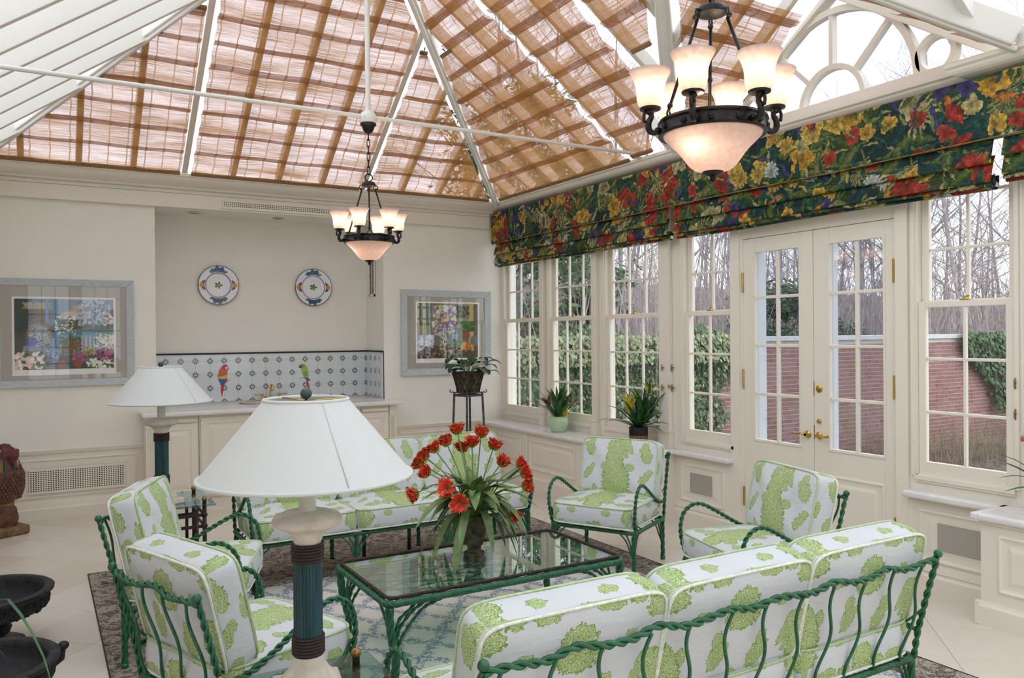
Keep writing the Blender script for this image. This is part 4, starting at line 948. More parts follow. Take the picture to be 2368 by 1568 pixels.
parrot_pic(1.615, 1.155, [([(-45, -25), (-30, -38), (70, -12), (85, -5), (72, -22), (-30, -45)], 8), ([(-18, -60), (14, -55), (4, -120), (-10, -192), (-22, -120)], 0), ([(-30, -20), (36, -20), (22, -62), (-26, -64)], 3), (ell(0, 55, 44, 95, -.28), 1), (ell(28, 118, 26, 30), 0), ([(-46, 20), (45, 40), (46, 8), (20, -6), (-44, 0)], 2), ([(-46, 2), (20, -4), (44, 10), (20, -40), (-20, -62)], 3), ([(25, 5), (48, -5), (40, -40), (26, -45)], 0), (ell(38, 112, 13, 15), 7), ([(48, 116), (58, 108), (54, 92), (46, 100)], 6), (ell(36, 116, 3, 3), 6)], ['p_red', 'p_orange', 'p_yellow', 'p_blue', 'p_green', 'p_lime', 'p_black', 'p_white', 'p_branch'], 'scarlet macaw painted on the tiles')
parrot_pic(2.47, 1.15, [([(-62, -20), (-20, -5), (60, 10), (58, 4), (-18, -18), (-60, -28)], 8), ([(12, -20), (34, -25), (62, -165), (52, -172), (30, -110)], 0), ([(-12, -5), (38, -10), (70, -52), (30, -42), (0, -22)], 3), (ell(4, 58, 38, 78, .22), 5), (ell(-26, 116, 26, 24), 4), ([(-20, 40), (20, 55), (38, 10), (10, -8)], 4), (ell(-40, 108, 12, 16), 3), ([(-58, 120), (-44, 122), (-42, 100), (-56, 92), (-62, 106)], 6), (ell(-48, 124, 6, 5), 0)], ['p_red', 'p_orange', 'p_yellow', 'p_blue', 'p_green', 'p_lime', 'p_black', 'p_white', 'p_branch'], 'green macaw painted on the tiles')
# sink and tap
t = thing('sink', 'oval cream basin with a brass rim set in the marble worktop', 'sink', (2.03, 8.38, .909))
mb = MB(); mb.lathe([(.0, -.02), (.16, -.018), (.235, .002), (.245, .006), (.252, .004), (.255, .0005)], 44); mb.xf(Matrix.Diagonal((1.2, .72, 1, 1))); mb.build('basin', 'stone', t, smooth=True)
mb = MB(); mb.lathe([(.247, .0005), (.25, .008), (.258, .006), (.26, .0005)], 44); mb.xf(Matrix.Diagonal((1.2, .72, 1, 1))); mb.build('rim', 'oldbrass', t, smooth=True)
t = thing('tap', 'brass gooseneck tap with two lever handles behind the basin', 'tap', (2.09, 8.61, .909))
MB().bx(-.115, .115, -.03, .03, 0, .014).build('base_plate', 'brass', t, bevel=.006)
mb = MB(); mb.lathe([(.02, .012), (.017, .03), (.011, .04)], 16); mb.tube(smooth_path([(0, 0, .03), (0, 0, .12), (0, -.02, .165), (0, -.055, .165), (0, -.07, .13), (0, -.07, .11)], .01), .011, 10); mb.build('spout', 'brass', t, smooth=True)
for s in (-1, 1):
    mb = MB(); mb.lathe([(.02, .012), (.013, .03), (.011, .055), (.016, .065), (.008, .078), (0, .08)], 14, (s*.085, 0, 0)); mb.tube([(s*.085, 0, .066), (s*.16, -.01, .07)], .007, 8); mb.sphere((s*.163, -.01, .07), .009, 8, 6); mb.build('lever', 'brass', t, smooth=True)
# ---- wall plates
def plate(x, label):
    t = thing('wall_plate', label, 'plate', (x, NY-.004, 1.92), group='painted faience plates on the niche wall'); c = (0, 0, .205)
    prof = [(.0001, .012), (.05, .012), (.10, .010), (.118, .012), (.128, .022), (.135, .027), (.155, .028), (.18, .029), (.198, .031), (.203, .032), (.204, .028), (.18, .022), (.13, .014), (.1, .002), (.0001, .002)]
    P2 = []
    for i in range(len(prof)-1):
        (r0, z0), (r1, z1) = prof[i], prof[i+1]; k = 6 if i < 10 else 1
        for q in range(k): P2.append((r0+(r1-r0)*q/k, z0+(z1-z0)*q/k))
    P2.append(prof[-1]); n = 112; vs = []; cs = []; fs = []
    WHT = (.80, .80, .82)
    for (r, d) in P2:
        for k in range(n):
            a = 2*PI*k/n; x_, z_ = r*math.cos(a), r*math.sin(a); vs.append((x_, -d, z_+.205)); col = WHT
            if d > .002:
                if r > .196: col = (.06, .04, .12)
                elif .120 < r < .131: col = (.28, .28, .52)
                elif r < .055:
                    q = math.hypot(x_/1.25, z_)
                    if q < .036*(.75+.25*math.cos(5*a)): col = (.07, .25, .05) if z_ < .012 else (.03, .05, .22)
                    if q < .012: col = (.25, .38, .06)
                elif r > .137:
                    for c0, wd, kind in ((PI/2, .52, 0), (-PI/2, .52, 0), (0, .36, 1), (PI, .36, 1), (-PI, .36, 1)):
                        da = a-c0; da = (da+PI) % (2*PI)-PI; e = abs(da)/wd; h = (r-.137)/.055
                        if kind == 0 and e < 1 and h < 1.0-e**2*.6+.2*math.sin(10*da*2): col = (.02, .13, .12) if (math.sin(da*22)+math.sin(h*9)) > -.3 else (.03, .04, .30); 
                        if kind == 0 and .95 < e < 1.15 and .25 < h < .6: col = (.06, .22, .06)
                        if kind == 1 and e < 1 and h < 1-e*.8: col = (.55, .27, .03) if e < .4 else (.10, .02, .14) if h < .55 else (.35, .06, .03)
            cs.append(col)
    for i in range(len(P2)-1):
        for k in range(n): l = (k+1) % n; fs.append((i*n+k, i*n+l, (i+1)*n+l, (i+1)*n+k))
    mb = MB(); mb.add(vs, fs); mb.c = cs; mb.build('dish', 'vglaze', t, smooth=True)
    MB().lathe([(.07, 0), (.075, -.002), (.07, -.004)], 24).xf(Matrix.Translation((0, -.001, .205)) @ Matrix.Rotation(PI/2, 4, 'X')).build('foot_ring', 'vglaze' if False else 'paper', t, smooth=True)
plate(1.579, 'painted faience plate hanging above the scarlet macaw tiles'); plate(2.573, 'painted faience plate hanging above the green macaw tiles')
# ---- framed garden prints
def canvas(w, h, fn):
    A = np.ones((h, w, 3))*.5; yy, xx = np.mgrid[0:h, 0:w]; X = xx/w; Y = 1-yy/h
    def S(c): return np.array(c)/255.
    def rect(x0, x1, y0, y1, c, al=1.): m = (X >= x0) & (X <= x1) & (Y >= y0) & (Y <= y1); A[m] = A[m]*(1-al)+S(c)*al
    def el(cx, cy, rx, ry, c, al=1., nz=0):
        m = ((X-cx)/rx)**2+((Y-cy)/ry)**2+nz*rng.standard_normal(X.shape) < 1; A[m] = A[m]*(1-al)+S(c)*al
    def dots(n, x0, x1, y0, y1, cols, r0=.006, r1=.014):
        for _ in range(n): r = rng.uniform(r0, r1); el(rng.uniform(x0, x1), rng.uniform(y0, y1), r, r*1.25, cols[rng.integers(len(cols))], .9)
    def line(x0, y0, x1, y1, wd, c):
        d = np.hypot(x1-x0, y1-y0); t = np.clip(((X-x0)*(x1-x0)+(Y-y0)*(y1-y0))/d**2, 0, 1); m = np.hypot(X-x0-t*(x1-x0), Y-y0-t*(y1-y0)) < wd; A[m] = S(c)
    fn(rect, el, dots, line, A, X, Y)
    A[:] = np.clip(A*(.92+.16*rng.random(A.shape[:2])[..., None]), 0, 1); return A**2.2
def art1(rect, el, dots, line, A, X, Y):
    rect(0, 1, .6, 1, (105, 130, 160)); rect(.40, 1, .72, 1, (150, 165, 180)); el(.66, .85, .1, .08, (190, 175, 140)); el(.6, .77, .16, .06, (205, 200, 185), 1, .15); el(.2, .78, .18, .12, (120, 100, 80), 1, .2)
    el(.62, .62, .26, .09, (85, 75, 35), 1, .1); el(.9, .58, .2, .06, (80, 78, 42), 1, .1); rect(.4, 1, .46, .57, (85, 130, 135)); rect(0, .42, .2, .62, (70, 72, 68)); el(.06, .82, .13, .3, (28, 48, 40), 1, .35)
    for i in range(14): line(.08+i*.018, .86, .13+i*.018, .95, .0035, (190, 175, 140)); line(.13+i*.018, .86, .08+i*.018, .95, .0035, (190, 175, 140))
    for i in range(16): line(.5+i*.02, .95, .53+i*.02, 1, .003, (150, 165, 190))
    el(.24, .44, .135, .26, (120, 95, 40)); el(.24, .42, .11, .22, (150, 158, 165), 1, .3); dots(120, .15, .33, .28, .6, [(70, 80, 110), (190, 195, 200)], .005, .01); rect(.08, .3, .22, .34, (140, 150, 165)); el(.16, .4, .06, .07, (75, 90, 160), 1, .1)
    rect(.39, .425, .3, 1, (70, 130, 165)); rect(.775, .81, .28, 1, (75, 135, 165)); rect(.3, .33, .66, 1, (110, 150, 200)); rect(.43, 1, .455, .49, (90, 160, 185))
    for i in range(13): rect(.445+i*.042, .462+i*.042, .2, .46, (175, 185, 195))
    rect(.4, 1, 0, .2, (70, 75, 70)); el(.37, .2, .065, .12, (130, 150, 190)); rect(.352, .388, .28, .45, (130, 150, 190)); dots(70, .31, .43, .08, .3, [(60, 80, 150), (200, 210, 225)], .004, .008)
    el(.55, .35, .09, .12, (55, 80, 35), 1, .5); dots(140, .45, .66, .2, .45, [(60, 90, 40), (90, 110, 60), (150, 70, 60)], .008, .016); dots(120, .55, .72, .1, .24, [(150, 60, 110), (190, 90, 140), (70, 90, 50)], .008, .016)
    for cx in (.46, .62): el(cx, .08, .045, .06, (150, 75, 45))
    el(.15, .12, .2, .14, (50, 70, 40), 1, .4); dots(90, 0, .28, .02, .24, [(235, 215, 200), (225, 190, 180), (250, 240, 230), (70, 95, 50)], .014, .03); dots(120, .72, 1, .02, .16, [(240, 240, 235), (235, 230, 215), (80, 110, 50)], .01, .02)
    dots(200, .82, 1, .14, .3, [(150, 70, 110), (190, 120, 150), (90, 60, 80)], .008, .016); dots(160, .8, 1, .3, .5, [(225, 220, 210), (120, 130, 90), (240, 235, 225)], .006, .014); dots(60, .86, 1, .66, .86, [(90, 60, 60), (240, 220, 190), (120, 90, 50)], .012, .026)
    dots(110, .4, .6, .5, .75, [(240, 240, 240), (90, 110, 70)], .006, .012); dots(300, .62, .95, .62, 1, [(205, 210, 225), (170, 185, 205), (130, 145, 170)], .006, .016); dots(60, .68, .78, .2, .3, [(190, 160, 70), (120, 110, 60)], .008, .016)
def art2(rect, el, dots, line, A, X, Y):
    rect(0, 1, 0, 1, (120, 118, 100)); rect(0, .2, .35, 1, (205, 190, 140)); rect(.03, .08, .4, 1, (95, 110, 80)); rect(.14, .19, .4, 1, (90, 125, 120)); rect(0, .2, .9, .94, (80, 110, 110)); rect(0, .2, .7, .73, (95, 110, 90))
    rect(.6, .64, .3, 1, (75, 120, 115)); rect(.84, .92, .3, 1, (200, 180, 120)); rect(.92, 1, .2, 1, (110, 100, 95)); rect(.64, .84, .55, 1, (150, 155, 140)); rect(.64, .84, .74, .76, (110, 95, 75)); dots(80, .65, .84, .76, .95, [(70, 90, 60), (110, 110, 80), (90, 70, 50)], .01, .025)
    dots(500, .25, .62, .4, .95, [(200, 200, 220), (215, 205, 120), (150, 130, 180), (120, 140, 180), (170, 120, 130), (90, 110, 70), (235, 235, 240)], .01, .028); dots(120, .34, .5, .55, .8, [(225, 200, 90), (180, 90, 110), (90, 110, 190)], .012, .026)
    el(.43, .26, .06, .2, (190, 185, 170)); dots(80, .37, .49, .1, .42, [(60, 50, 45), (210, 200, 185)], .006, .012); el(.6, .42, .05, .14, (150, 170, 200), 1, .2); dots(60, .55, .65, .3, .56, [(90, 110, 160), (220, 225, 230)], .005, .01)
    dots(160, .72, .92, .5, .66, [(75, 110, 55), (100, 135, 70), (60, 90, 50)], .012, .028); el(.8, .42, .06, .08, (150, 90, 60)); rect(0, 1, 0, .22, (90, 75, 60)); dots(220, 0, .24, .16, .4, [(205, 210, 230), (180, 185, 215), (235, 235, 245)], .014, .03)
    dots(200, .05, .7, .02, .24, [(60, 50, 40), (190, 170, 140), (120, 100, 80), (80, 85, 50)], .008, .022); dots(140, .55, .8, .2, .34, [(95, 135, 95), (120, 150, 110), (70, 100, 60)], .008, .018); dots(50, .72, .92, .16, .28, [(215, 90, 70), (225, 190, 80), (120, 150, 60)], .014, .03); el(.93, .33, .07, .08, (120, 120, 125))
    for i in range(10): line(.08+i*.02, .1, .1+i*.02, .18, .004, (50, 40, 35)); line(.1+i*.02, .1, .08+i*.02, .18, .004, (50, 40, 35))
def picture(x0, x1, z0, z1, fw, px0, px1, pz0, pz1, fn, label, tilt=0):
    cx = (x0+x1)/2; t = thing('framed_print', label, 'picture', (cx, YB-.002, z0)); W2 = (x1-x0)/2; Hh = z1-z0; t.rotation_euler = (0, tilt, 0)
    for a, b, c_, d in (((-W2, 0), (W2, 0), (W2-fw, fw), (-W2+fw, fw)), ((-W2, Hh), (-W2+fw, Hh-fw), (W2-fw, Hh-fw), (W2, Hh)), ((-W2, 0), (-W2+fw, fw), (-W2+fw, Hh-fw), (-W2, Hh)), ((W2, 0), (W2, Hh), (W2-fw, Hh-fw), (W2-fw, fw))):
        q = (a, b, c_, d); mx = sum(p[0] for p in q)/4; mz = sum(p[1] for p in q)/4; inner = [p for p in q if abs(p[0]) < W2-.001 and .001 < p[1] < Hh-.001]
        vs = [(p[0], 0, p[1]) for p in q]+[(p[0], -.032 if p not in inner else -.020, p[1]) for p in q]
        MB().add(vs, [(3,2,1,0), (4,5,6,7)]+[(k, (k+1) % 4, 4+(k+1) % 4, 4+k) for k in range(4)]).build('frame_side', 'framegray', t, bevel=.004)
    MB().bx(-W2+fw-.004, W2-fw+.004, -.012, -.008, fw-.004, Hh-fw+.004).build('mat', 'matboard', t)
    a0, a1, b0, b1 = px0-cx, px1-cx, pz0-z0, pz1-z0
    MB().bx(a0-.018, a1+.018, -.0135, -.0115, b0-.05, b1+.018).build('sheet', 'paper', t)
    nx, nz = 190, 150; A = canvas(nx+1, nz+1, fn); vs = []; fs = []
    for j in range(nz+1):
        for i in range(nx+1): vs.append((a0+(a1-a0)*i/nx, -.0142, b0+(b1-b0)*j/nz))
    for j in range(nz):
        for i in range(nx): k = j*(nx+1)+i; fs.append((k, k+1, k+nx+2, k+nx+1))
    mb = MB(); mb.add(vs, fs); mb.c = A[::-1].reshape(-1, 3); mb.build('print', 'vprint', t)
    MB().bx(-W2+fw-.002, W2-fw+.002, -.0185, -.0165, fw-.002, Hh-fw+.002).build('glass', 'pictureglass', t)
picture(-.37, .732, 1.16, 2.113, .062, -.205, .565, 1.315, 1.935, art1, 'porch and sea garden print in a grey wood frame above the floor vent')
picture(3.375, 4.49, 1.143, 2.09, .075, 3.57, 4.325, 1.33, 1.945, art2, 'indoor flowers print in a grey wood frame behind the plant stand', R(.3))
# ================================================================ twisted-iron seating
def cushion(w, d, h, crown, N_=72, rings=15, e=9.0, seed=0):
    """flat cushion centred at 0: x width, y depth, z thickness; returns mesh with print uv plus two edge outlines"""
    r_ = random.Random(seed); ph = [r_.uniform(0, 6.28) for _ in range(6)]
    def outline(a):
        c_, s_ = math.cos(a), math.sin(a); q = (abs(c_)**e+abs(s_)**e)**(-1/e); return c_*q, s_*q
    O = []
    for k in range(N_):                      # spread samples evenly along the rounded square
        t = k/N_*4; side = int(t); f = t-side; u = -1+2*f
        an = {0: math.atan2(u, 1), 1: math.atan2(1, -u), 2: math.atan2(-u, -1), 3: math.atan2(-1, u)}[side]; O.append(outline(an))
    def wr(x, y): return .0035*math.sin(x*17+ph[0])*math.sin(y*13+ph[1])+.002*math.sin(x*41+y*23+ph[2])
    rows = []
    for i in range(rings): s = i/(rings-1); rows.append(('t', s))
    sides = [(.012, .40), (.018, .2), (.020, 0), (.018, -.2), (.012, -.40)]
    for q in sides: rows.append(('s',)+q)
    for i in range(rings-4): s = 1-i/(rings-5); rows.append(('b', s))
    vs = []; uvs = []; fs = []; fuv = []
    for rw in rows:
        for (ox, oy) in O:
            if rw[0] == 's':
                x, y, z = ox*(w/2+rw[1]*.6), oy*(d/2+rw[1]*.6), rw[2]*h; dz = h/2-z
            else:
                s = max(rw[1], .001); s2 = s; x, y = ox*w/2*s2, oy*d/2*s2; m = (1-s**2.6); z = h*.5+crown*m+wr(x, y)*m*1.5 if rw[0] == 't' else -h*.5-crown*.5*m; dz = 0
            vs.append((x, y, z)); u, v_ = x, y
            if dz or rw[0] == 'b':
                if rw[0] == 'b': u, v_ = x+.31, y+.2
                elif abs(oy) >= abs(ox): v_ = y+(1 if oy > 0 else -1)*dz
                else: u = x+(1 if ox > 0 else -1)*dz
            uvs.append((u, v_))
    n = N_
    for i in range(len(rows)-1):
        for k in range(n): l = (k+1) % n; f = (i*n+k, i*n+l, (i+1)*n+l, (i+1)*n+k); fs.append(f); fuv.append([uvs[j] for j in f])
    mb = MB(); mb.add(vs, fs, 0, fuv)
    edges = [[(ox*(w/2+.004), oy*(d/2+.004), sg*h*.5) for ox, oy in O] for sg in (1, -1)]
    return mb, edges
def put_cushion(t, name, w, d, h, crown, Mx, seed):
    mb, ed = cushion(w, d, h, crown, seed=seed); o = mb.xf(Mx).build(name, 'paisley', t, smooth=True)
    for i, e in enumerate(ed):
        MB().tube(e, .0052, 6, closed=True).xf(Mx).build('piping', 'piping' if i == 0 else 'pipingwhite', o, smooth=True)
    return o
RZ = .285; DP = .53
def seating(name, label, cat, L, n, loc, rz, group):
    t = thing(name, label, cat, loc, rz, group); w = L/2; d = DP/2
    def B(mb, nm, par=t, mat='green'): return mb.build(nm, mat, par, smooth=True)
    c_ = .03
    loop = [(-w+c_, -d, RZ), (w-c_, -d, RZ), (w, -d+c_, RZ), (w, d-c_, RZ), (w-c_, d, RZ), (-w+c_, d, RZ), (-w, d-c_, RZ), (-w, -d+c_, RZ)]
    def straight(pts):
        out = []
        for i in range(len(pts)):
            a, b = Vector(pts[i]), Vector(pts[(i+1) % len(pts)]); m = max(1, int((b-a).length/.08))
            for k in range(m): out.append(a.lerp(b, k/m))
        return out
    mb = MB(); rope(mb, straight(loop), .0075, .0072, 5, .075, .010, 5, closed=True); B(mb, 'seat_rail')
    ns = max(3, int(L/.16))
    for i in range(ns): x = -w+L*(i+.5)/ns; MB().bx(x-.009, x+.009, -d, d, RZ+.004, RZ+.008).build('seat_slat', 'darkgreen', t)
    # legs
    xs = [-w+.012, w-.012] if n == 1 else [-w+.012, -w+L/3, w-L/3, w-.012]
    for fy in (-1, 1):
        for ix, x in enumerate(xs):
            y = fy*(d-.006); corner = ix in (0, len(xs)-1)
            mb = MB(); rope(mb, [(x, y, .012), (x, y, .14), (x, y, RZ-.006)], .0075, .0085, 3, .16, .014, 6); mb.tube([(x, y, 0), (x, y, .022)], [.018, .0165], 10); lg = B(mb, 'leg')
            if fy == -1 or corner:
                dirs = [(1, 0), (-1, 0)] if not corner else [(-1 if x > 0 else 1, 0), (0, -fy)]
                for dx, dy in dirs:
                    for q in (.055, .10):
                        mb = MB(); mb.tube(smooth_path([(x, y, .11), (x+dx*q*.25, y+dy*q*.25, .16), (x+dx*q*.5, y+dy*q*.5, .225), (x+dx*q, y+dy*q, RZ-.008)], .018), .0052, 6); mb.build('leg_branch', 'green', lg, smooth=True)
    if n > 1:
        for x in (-w+L/2-.17, -w+L/2+.17, ):
            mb = MB(); mb.tube([(x, d*.2, 0), (x, d*.2, RZ)], .014, 8); B(mb, 'inner_leg', mat='darkgreen')
    # back
    PT_ = Vector((0, .10, .43)); px = [-w+.006, w-.006]
    for x in px:
        mb = MB(); rope(mb, [(x, d, RZ), (x, d+.02, .40), (x, d+.06, .56), (x, d+.10, .705)], .0064, .0070, 2, .085, .010, 6); po = B(mb, 'back_post')
        MB().sphere((x, d+.104, .720), .0165, 14, 10).build('ball_finial', 'green', po, smooth=True)
        mb = MB(); s = 1 if x > 0 else -1; mb.tube(smooth_path([(x, d+.05, .50), (x-s*.03, d+.0, .44), (x-s*.02, d-.06, .40), (x, d-.10, .385)], .02), .005, 6); mb.build('brace', 'green', po, smooth=True)
    mb = MB(); m = max(6, int(L/.1)); rope(mb, [(-w+.006+(L-.012)*i/m, d+.099+.006*math.sin(i*1.7), .695+.010*math.sin(i*2.3+.6)) for i in range(m+1)], .0068, .0074, 2, .10, .011, 6, ph=1); B(mb, 'top_rail')
    nsl = 4 if n == 1 else 12
    for i in range(nsl):
        x0 = -w+L*(i+.55)/nsl; pts = []
        for k in range(25):
            f = k/24; pts.append((x0+.020*math.sin(2*PI*1.35*f+.6*(i % 2)), d+.098-.092*f, .690-.395*f))
        mb = MB(); mb.tube(pts, .0062, 6); B(mb, 'back_slat')
    # arms
    for s in (-1, 1):
        x = s*(w-.004)
        pts = [(x, -d+.015, RZ+.01), (x+s*.005, -d-.005, .36), (x+s*.012, -d-.012, .45), (x+s*.014, -d+.01, .53), (x+s*.012, -d+.065, .575), (x+s*.010, -d+.13, .575), (x+s*.006, -d+.22, .53), (x+s*.002, -d+.34, .46), (x, d-.09, .415), (x, d+.015, .40)]
        mb = MB(); rope(mb, pts, .0064, .0070, 2, .070, .009, 6, ph=.5); ar = B(mb, 'arm')
        for q in (.05, .085):
            mb = MB(); mb.tube(smooth_path([(x, -d-.0, .40), (x-s*.004, -d+q*.35, .345), (x-s*.006, -d+q*.9, RZ+.03), (x-s*.004, -d+q*1.5, RZ+.006)], .018), .005, 6); mb.build('arm_branch', 'green', ar, smooth=True)
    # cushions
    cw = (L-.03)/n
    for i in range(n):
        x = -L/2+.015+cw*(i+.5)
        put_cushion(t, 'seat_cushion', cw-.012, DP+.035, .125, .032, Matrix.Translation((x, -.015, .376)), 3+i)
        ln = R(13+(i % 2)*1.5); ey = Vector((0, math.sin(ln), math.cos(ln))); ez = Vector((0, -math.cos(ln), math.sin(ln)))
        Mx = Matrix(((1, 0, 0, x), (0, ey.y, ez.y, d-.035), (0, ey.z, ez.z, .618), (0, 0, 0, 1)))
        put_cushion(t, 'back_cushion', cw-.016, .395, .125, .035, Mx, 20+i)
    return t
def face(fx, fy): return math.atan2(fx, -fy)
GR = 'green twisted-iron armchairs'
ch = seating('armchair', 'green iron armchair with paisley cushions next to the far table lamp', 'armchair', .616, 1, (.676, 4.416, .0062), face(.931, -.365), GR)
for loc, f, lb in (((.67, 3.19, .0062), (.938, .345), 'green iron armchair with paisley cushions behind the near table lamp, its slatted back turned outward'),
                   ((3.371, 4.438, .0062), (-.88, -.47), 'green iron armchair with paisley cushions in front of the window seat'),
                   ((3.384, 3.138, .0062), (-.972, .233), 'green iron armchair with paisley cushions in front of the glazed doors')):
    c2 = copy_tree(ch); c2.location = loc; c2.rotation_euler = (0, 0, face(*f)); c2['label'] = lb
sf = seating('sofa', 'green iron three-seat sofa with paisley cushions facing out from the counter wall', 'sofa', 2.0, 3, (2.095, 5.285, .0062), 0, 'green twisted-iron sofas')
s2 = copy_tree(sf); s2.location = (1.97, 2.19, .0062); s2.rotation_euler = (0, 0, PI); s2['label'] = 'green iron three-seat sofa with paisley cushions seen from behind, backing onto open floor'
# ================================================================ rug
t = thing('rug', 'ivy-trellis rug with a mottled brown border under the seating group', 'rug', (1.95, 3.88, 0), R(.25))
hx, hy, bw = 1.69, 2.18, .25
eb = .93; mb = MB(); mb.bx(-hx, hx, -hy, -hy+bw, .0005, .006); mb.bx(-hx, hx, hy-eb, hy, .0005, .006); mb.bx(-hx, -hx+bw, -hy+bw, hy-eb, .0005, .006); mb.bx(hx-bw, hx, -hy+bw, hy-eb, .0005, .006); mb.build('border', 'rugborder', t)
MB().bx(-hx+bw, hx-bw, -hy+bw, hy-eb, .0005, .0055).build('field', 'rugfield', t)
mb = MB(); mb.tube([(-hx, -hy, .004), (hx, -hy, .004), (hx, hy, .004), (-hx, hy, .004)], .005, 6, closed=True); mb.build('binding', 'cordbrown', t)
# ================================================================ coffee table
paint('greenpale', (.07, .27, .13), .4, var=.2, scale=30)
t = thing('coffee_table', 'low green twisted-iron coffee table with a glass top over a wavy lattice', 'coffee table', (2.017, 3.776, .0062)); hx, hy, zt = .675, .36, .352
def rl(x, y, z, c_=.035, stp=.06):
    P4 = [(-x+c_, -y), (x-c_, -y), (x-.3*c_, -y+.3*c_), (x, -y+c_), (x, y-c_), (x-.3*c_, y-.3*c_), (x-c_, y), (-x+c_, y), (-x+.3*c_, y-.3*c_), (-x, y-c_), (-x, -y+c_), (-x+.3*c_, -y+.3*c_)]; out = []
    for i in range(len(P4)):
        a, b = Vector(P4[i]+(z,)), Vector(P4[(i+1) % len(P4)]+(z,)); m = max(1, int((b-a).length/stp))
        for k in range(m): out.append(a.lerp(b, k/m))
    return out
mb = MB(); rope(mb, rl(hx, hy, zt-.001), .0095, .0085, 6, .10, .011, 5, closed=True); mb.build('rope_rim', 'green', t, smooth=True)
mb = MB(); rope(mb, rl(hx-.010, hy-.010, zt+.024), .0045, .0055, 3, .05, .010, 5, closed=True); mb.build('cord_rim', 'ironbrown', t, smooth=True)
MB().bx(-hx+.012, hx-.012, -hy+.012, hy-.012, zt+.014, zt+.022).build('glass_top', 'glasstable', t)
nr = 10
for i in range(nr):
    y0 = -hy+.05+(2*hy-.1)*i/(nr-1); pts = [(-hx+.02+(2*hx-.04)*k/60, y0+.020*math.sin(2*PI*5*k/60+PI*(i % 2)), zt+.001) for k in range(61)]
    mb = MB(); mb.tube(pts, .0052, 5); mb.build('lattice_bar', 'greenpale', t, smooth=True)
    if i < nr-1:
        for q in range(10):
            x = -hx+.06+(2*hx-.12)*(q+.5*(i % 2))/10; mb = MB(); mb.tube([(x, y0-.01, zt+.001), (x+.012, y0+.045, zt+.001), (x, y0+(2*hy-.1)/(nr-1)+.01, zt+.001)], .0048, 5); mb.build('lattice_link', 'greenpale', t, smooth=True)
for sx in (-1, 1):
    for sy in (-1, 1):
        x, y = sx*(hx-.012), sy*(hy-.012)
        mb = MB(); rope(mb, [(x-sx*.03, y-sy*.02, .006), (x-sx*.038, y-sy*.022, .08), (x-sx*.02, y-sy*.012, .16), (x-sx*.004, y-sy*.004, .25), (x, y, zt-.015)], .011, .0105, 4, .2, .014, 6); lg = mb.build('leg', 'green', t, smooth=True)
        for q, z0 in ((.10, .14), (.17, .10), (.06, .17)):
            mb = MB(); rope(mb, [(x-sx*.032, y-sy*.02, z0), (x-sx*(.04+q*.2), y-sy*.018, z0+.09), (x-sx*(.05+q*.7), y-sy*.012, zt-.055), (x-sx*(.06+q*1.2), y-sy*.004, zt-.018)], .004, .0055, 2, .08, .012, 5); mb.build('leg_branch', 'green', lg, smooth=True)
        mb = MB(); mb.tube(smooth_path([(x-sx*.03, y-sy*.022, .12), (x-sx*.02, y-sy*.05, .20), (x-sx*.008, y-sy*.09, .28), (x-sx*.002, y-sy*.14, zt-.015)], .015), .007, 6); mb.build('leg_branch', 'green', lg, smooth=True)
# ================================================================ side tables and lamps
def side_table(x, y, label):
    t = thing('side_table', label, 'side table', (x, y, .0062), group='iron side tables with glass tops'); h = .53; q = .205
    MB().bx(-.265, .265, -.265, .265, h+.002, h+.016).build('glass_top', 'glasside', t, bevel=.002)
    for sx in (-1, 1):
        for sy in (-1, 1):
            mb = MB(); mb.tube([(sx*q, sy*q, 0), (sx*q, sy*q, h)], .0125, 10); mb.tube([(sx*(q-.045), sy*q, 0), (sx*(q-.045), sy*q, h-.02)], .0105, 8)
            for z in (.40, .47): mb.sphere((sx*q, sy*q, z), .019, 8, 6)
            lg = mb.build('leg', 'ironbrown', t, smooth=True); MB().tube([(sx*q, sy*q, h), (sx*q, sy*q, h+.028)], .012, 10).build('peg', 'iron', lg, smooth=True, sharp=40)
            MB().sphere((sx*q, sy*q, h+.04), .0165, 14, 10).build('brass_ball', 'oldbrass', lg, smooth=True)
    for z in (.40, .47):
        for s in (-1, 1): MB().bx(-q, q, s*q-.005, s*q+.005, z-.010, z+.010).build('stretcher', 'ironbrown', t, bevel=.002); MB().bx(s*q-.005, s*q+.005, -q, q, z-.010, z+.010).build('stretcher', 'ironbrown', t, bevel=.002)
side_table(.66, 5.485, 'iron and glass side table with brass balls between the corner armchair and the far sofa'); side_table(.645, 2.235, 'iron and glass side table with brass balls beside the sofa seen from behind')
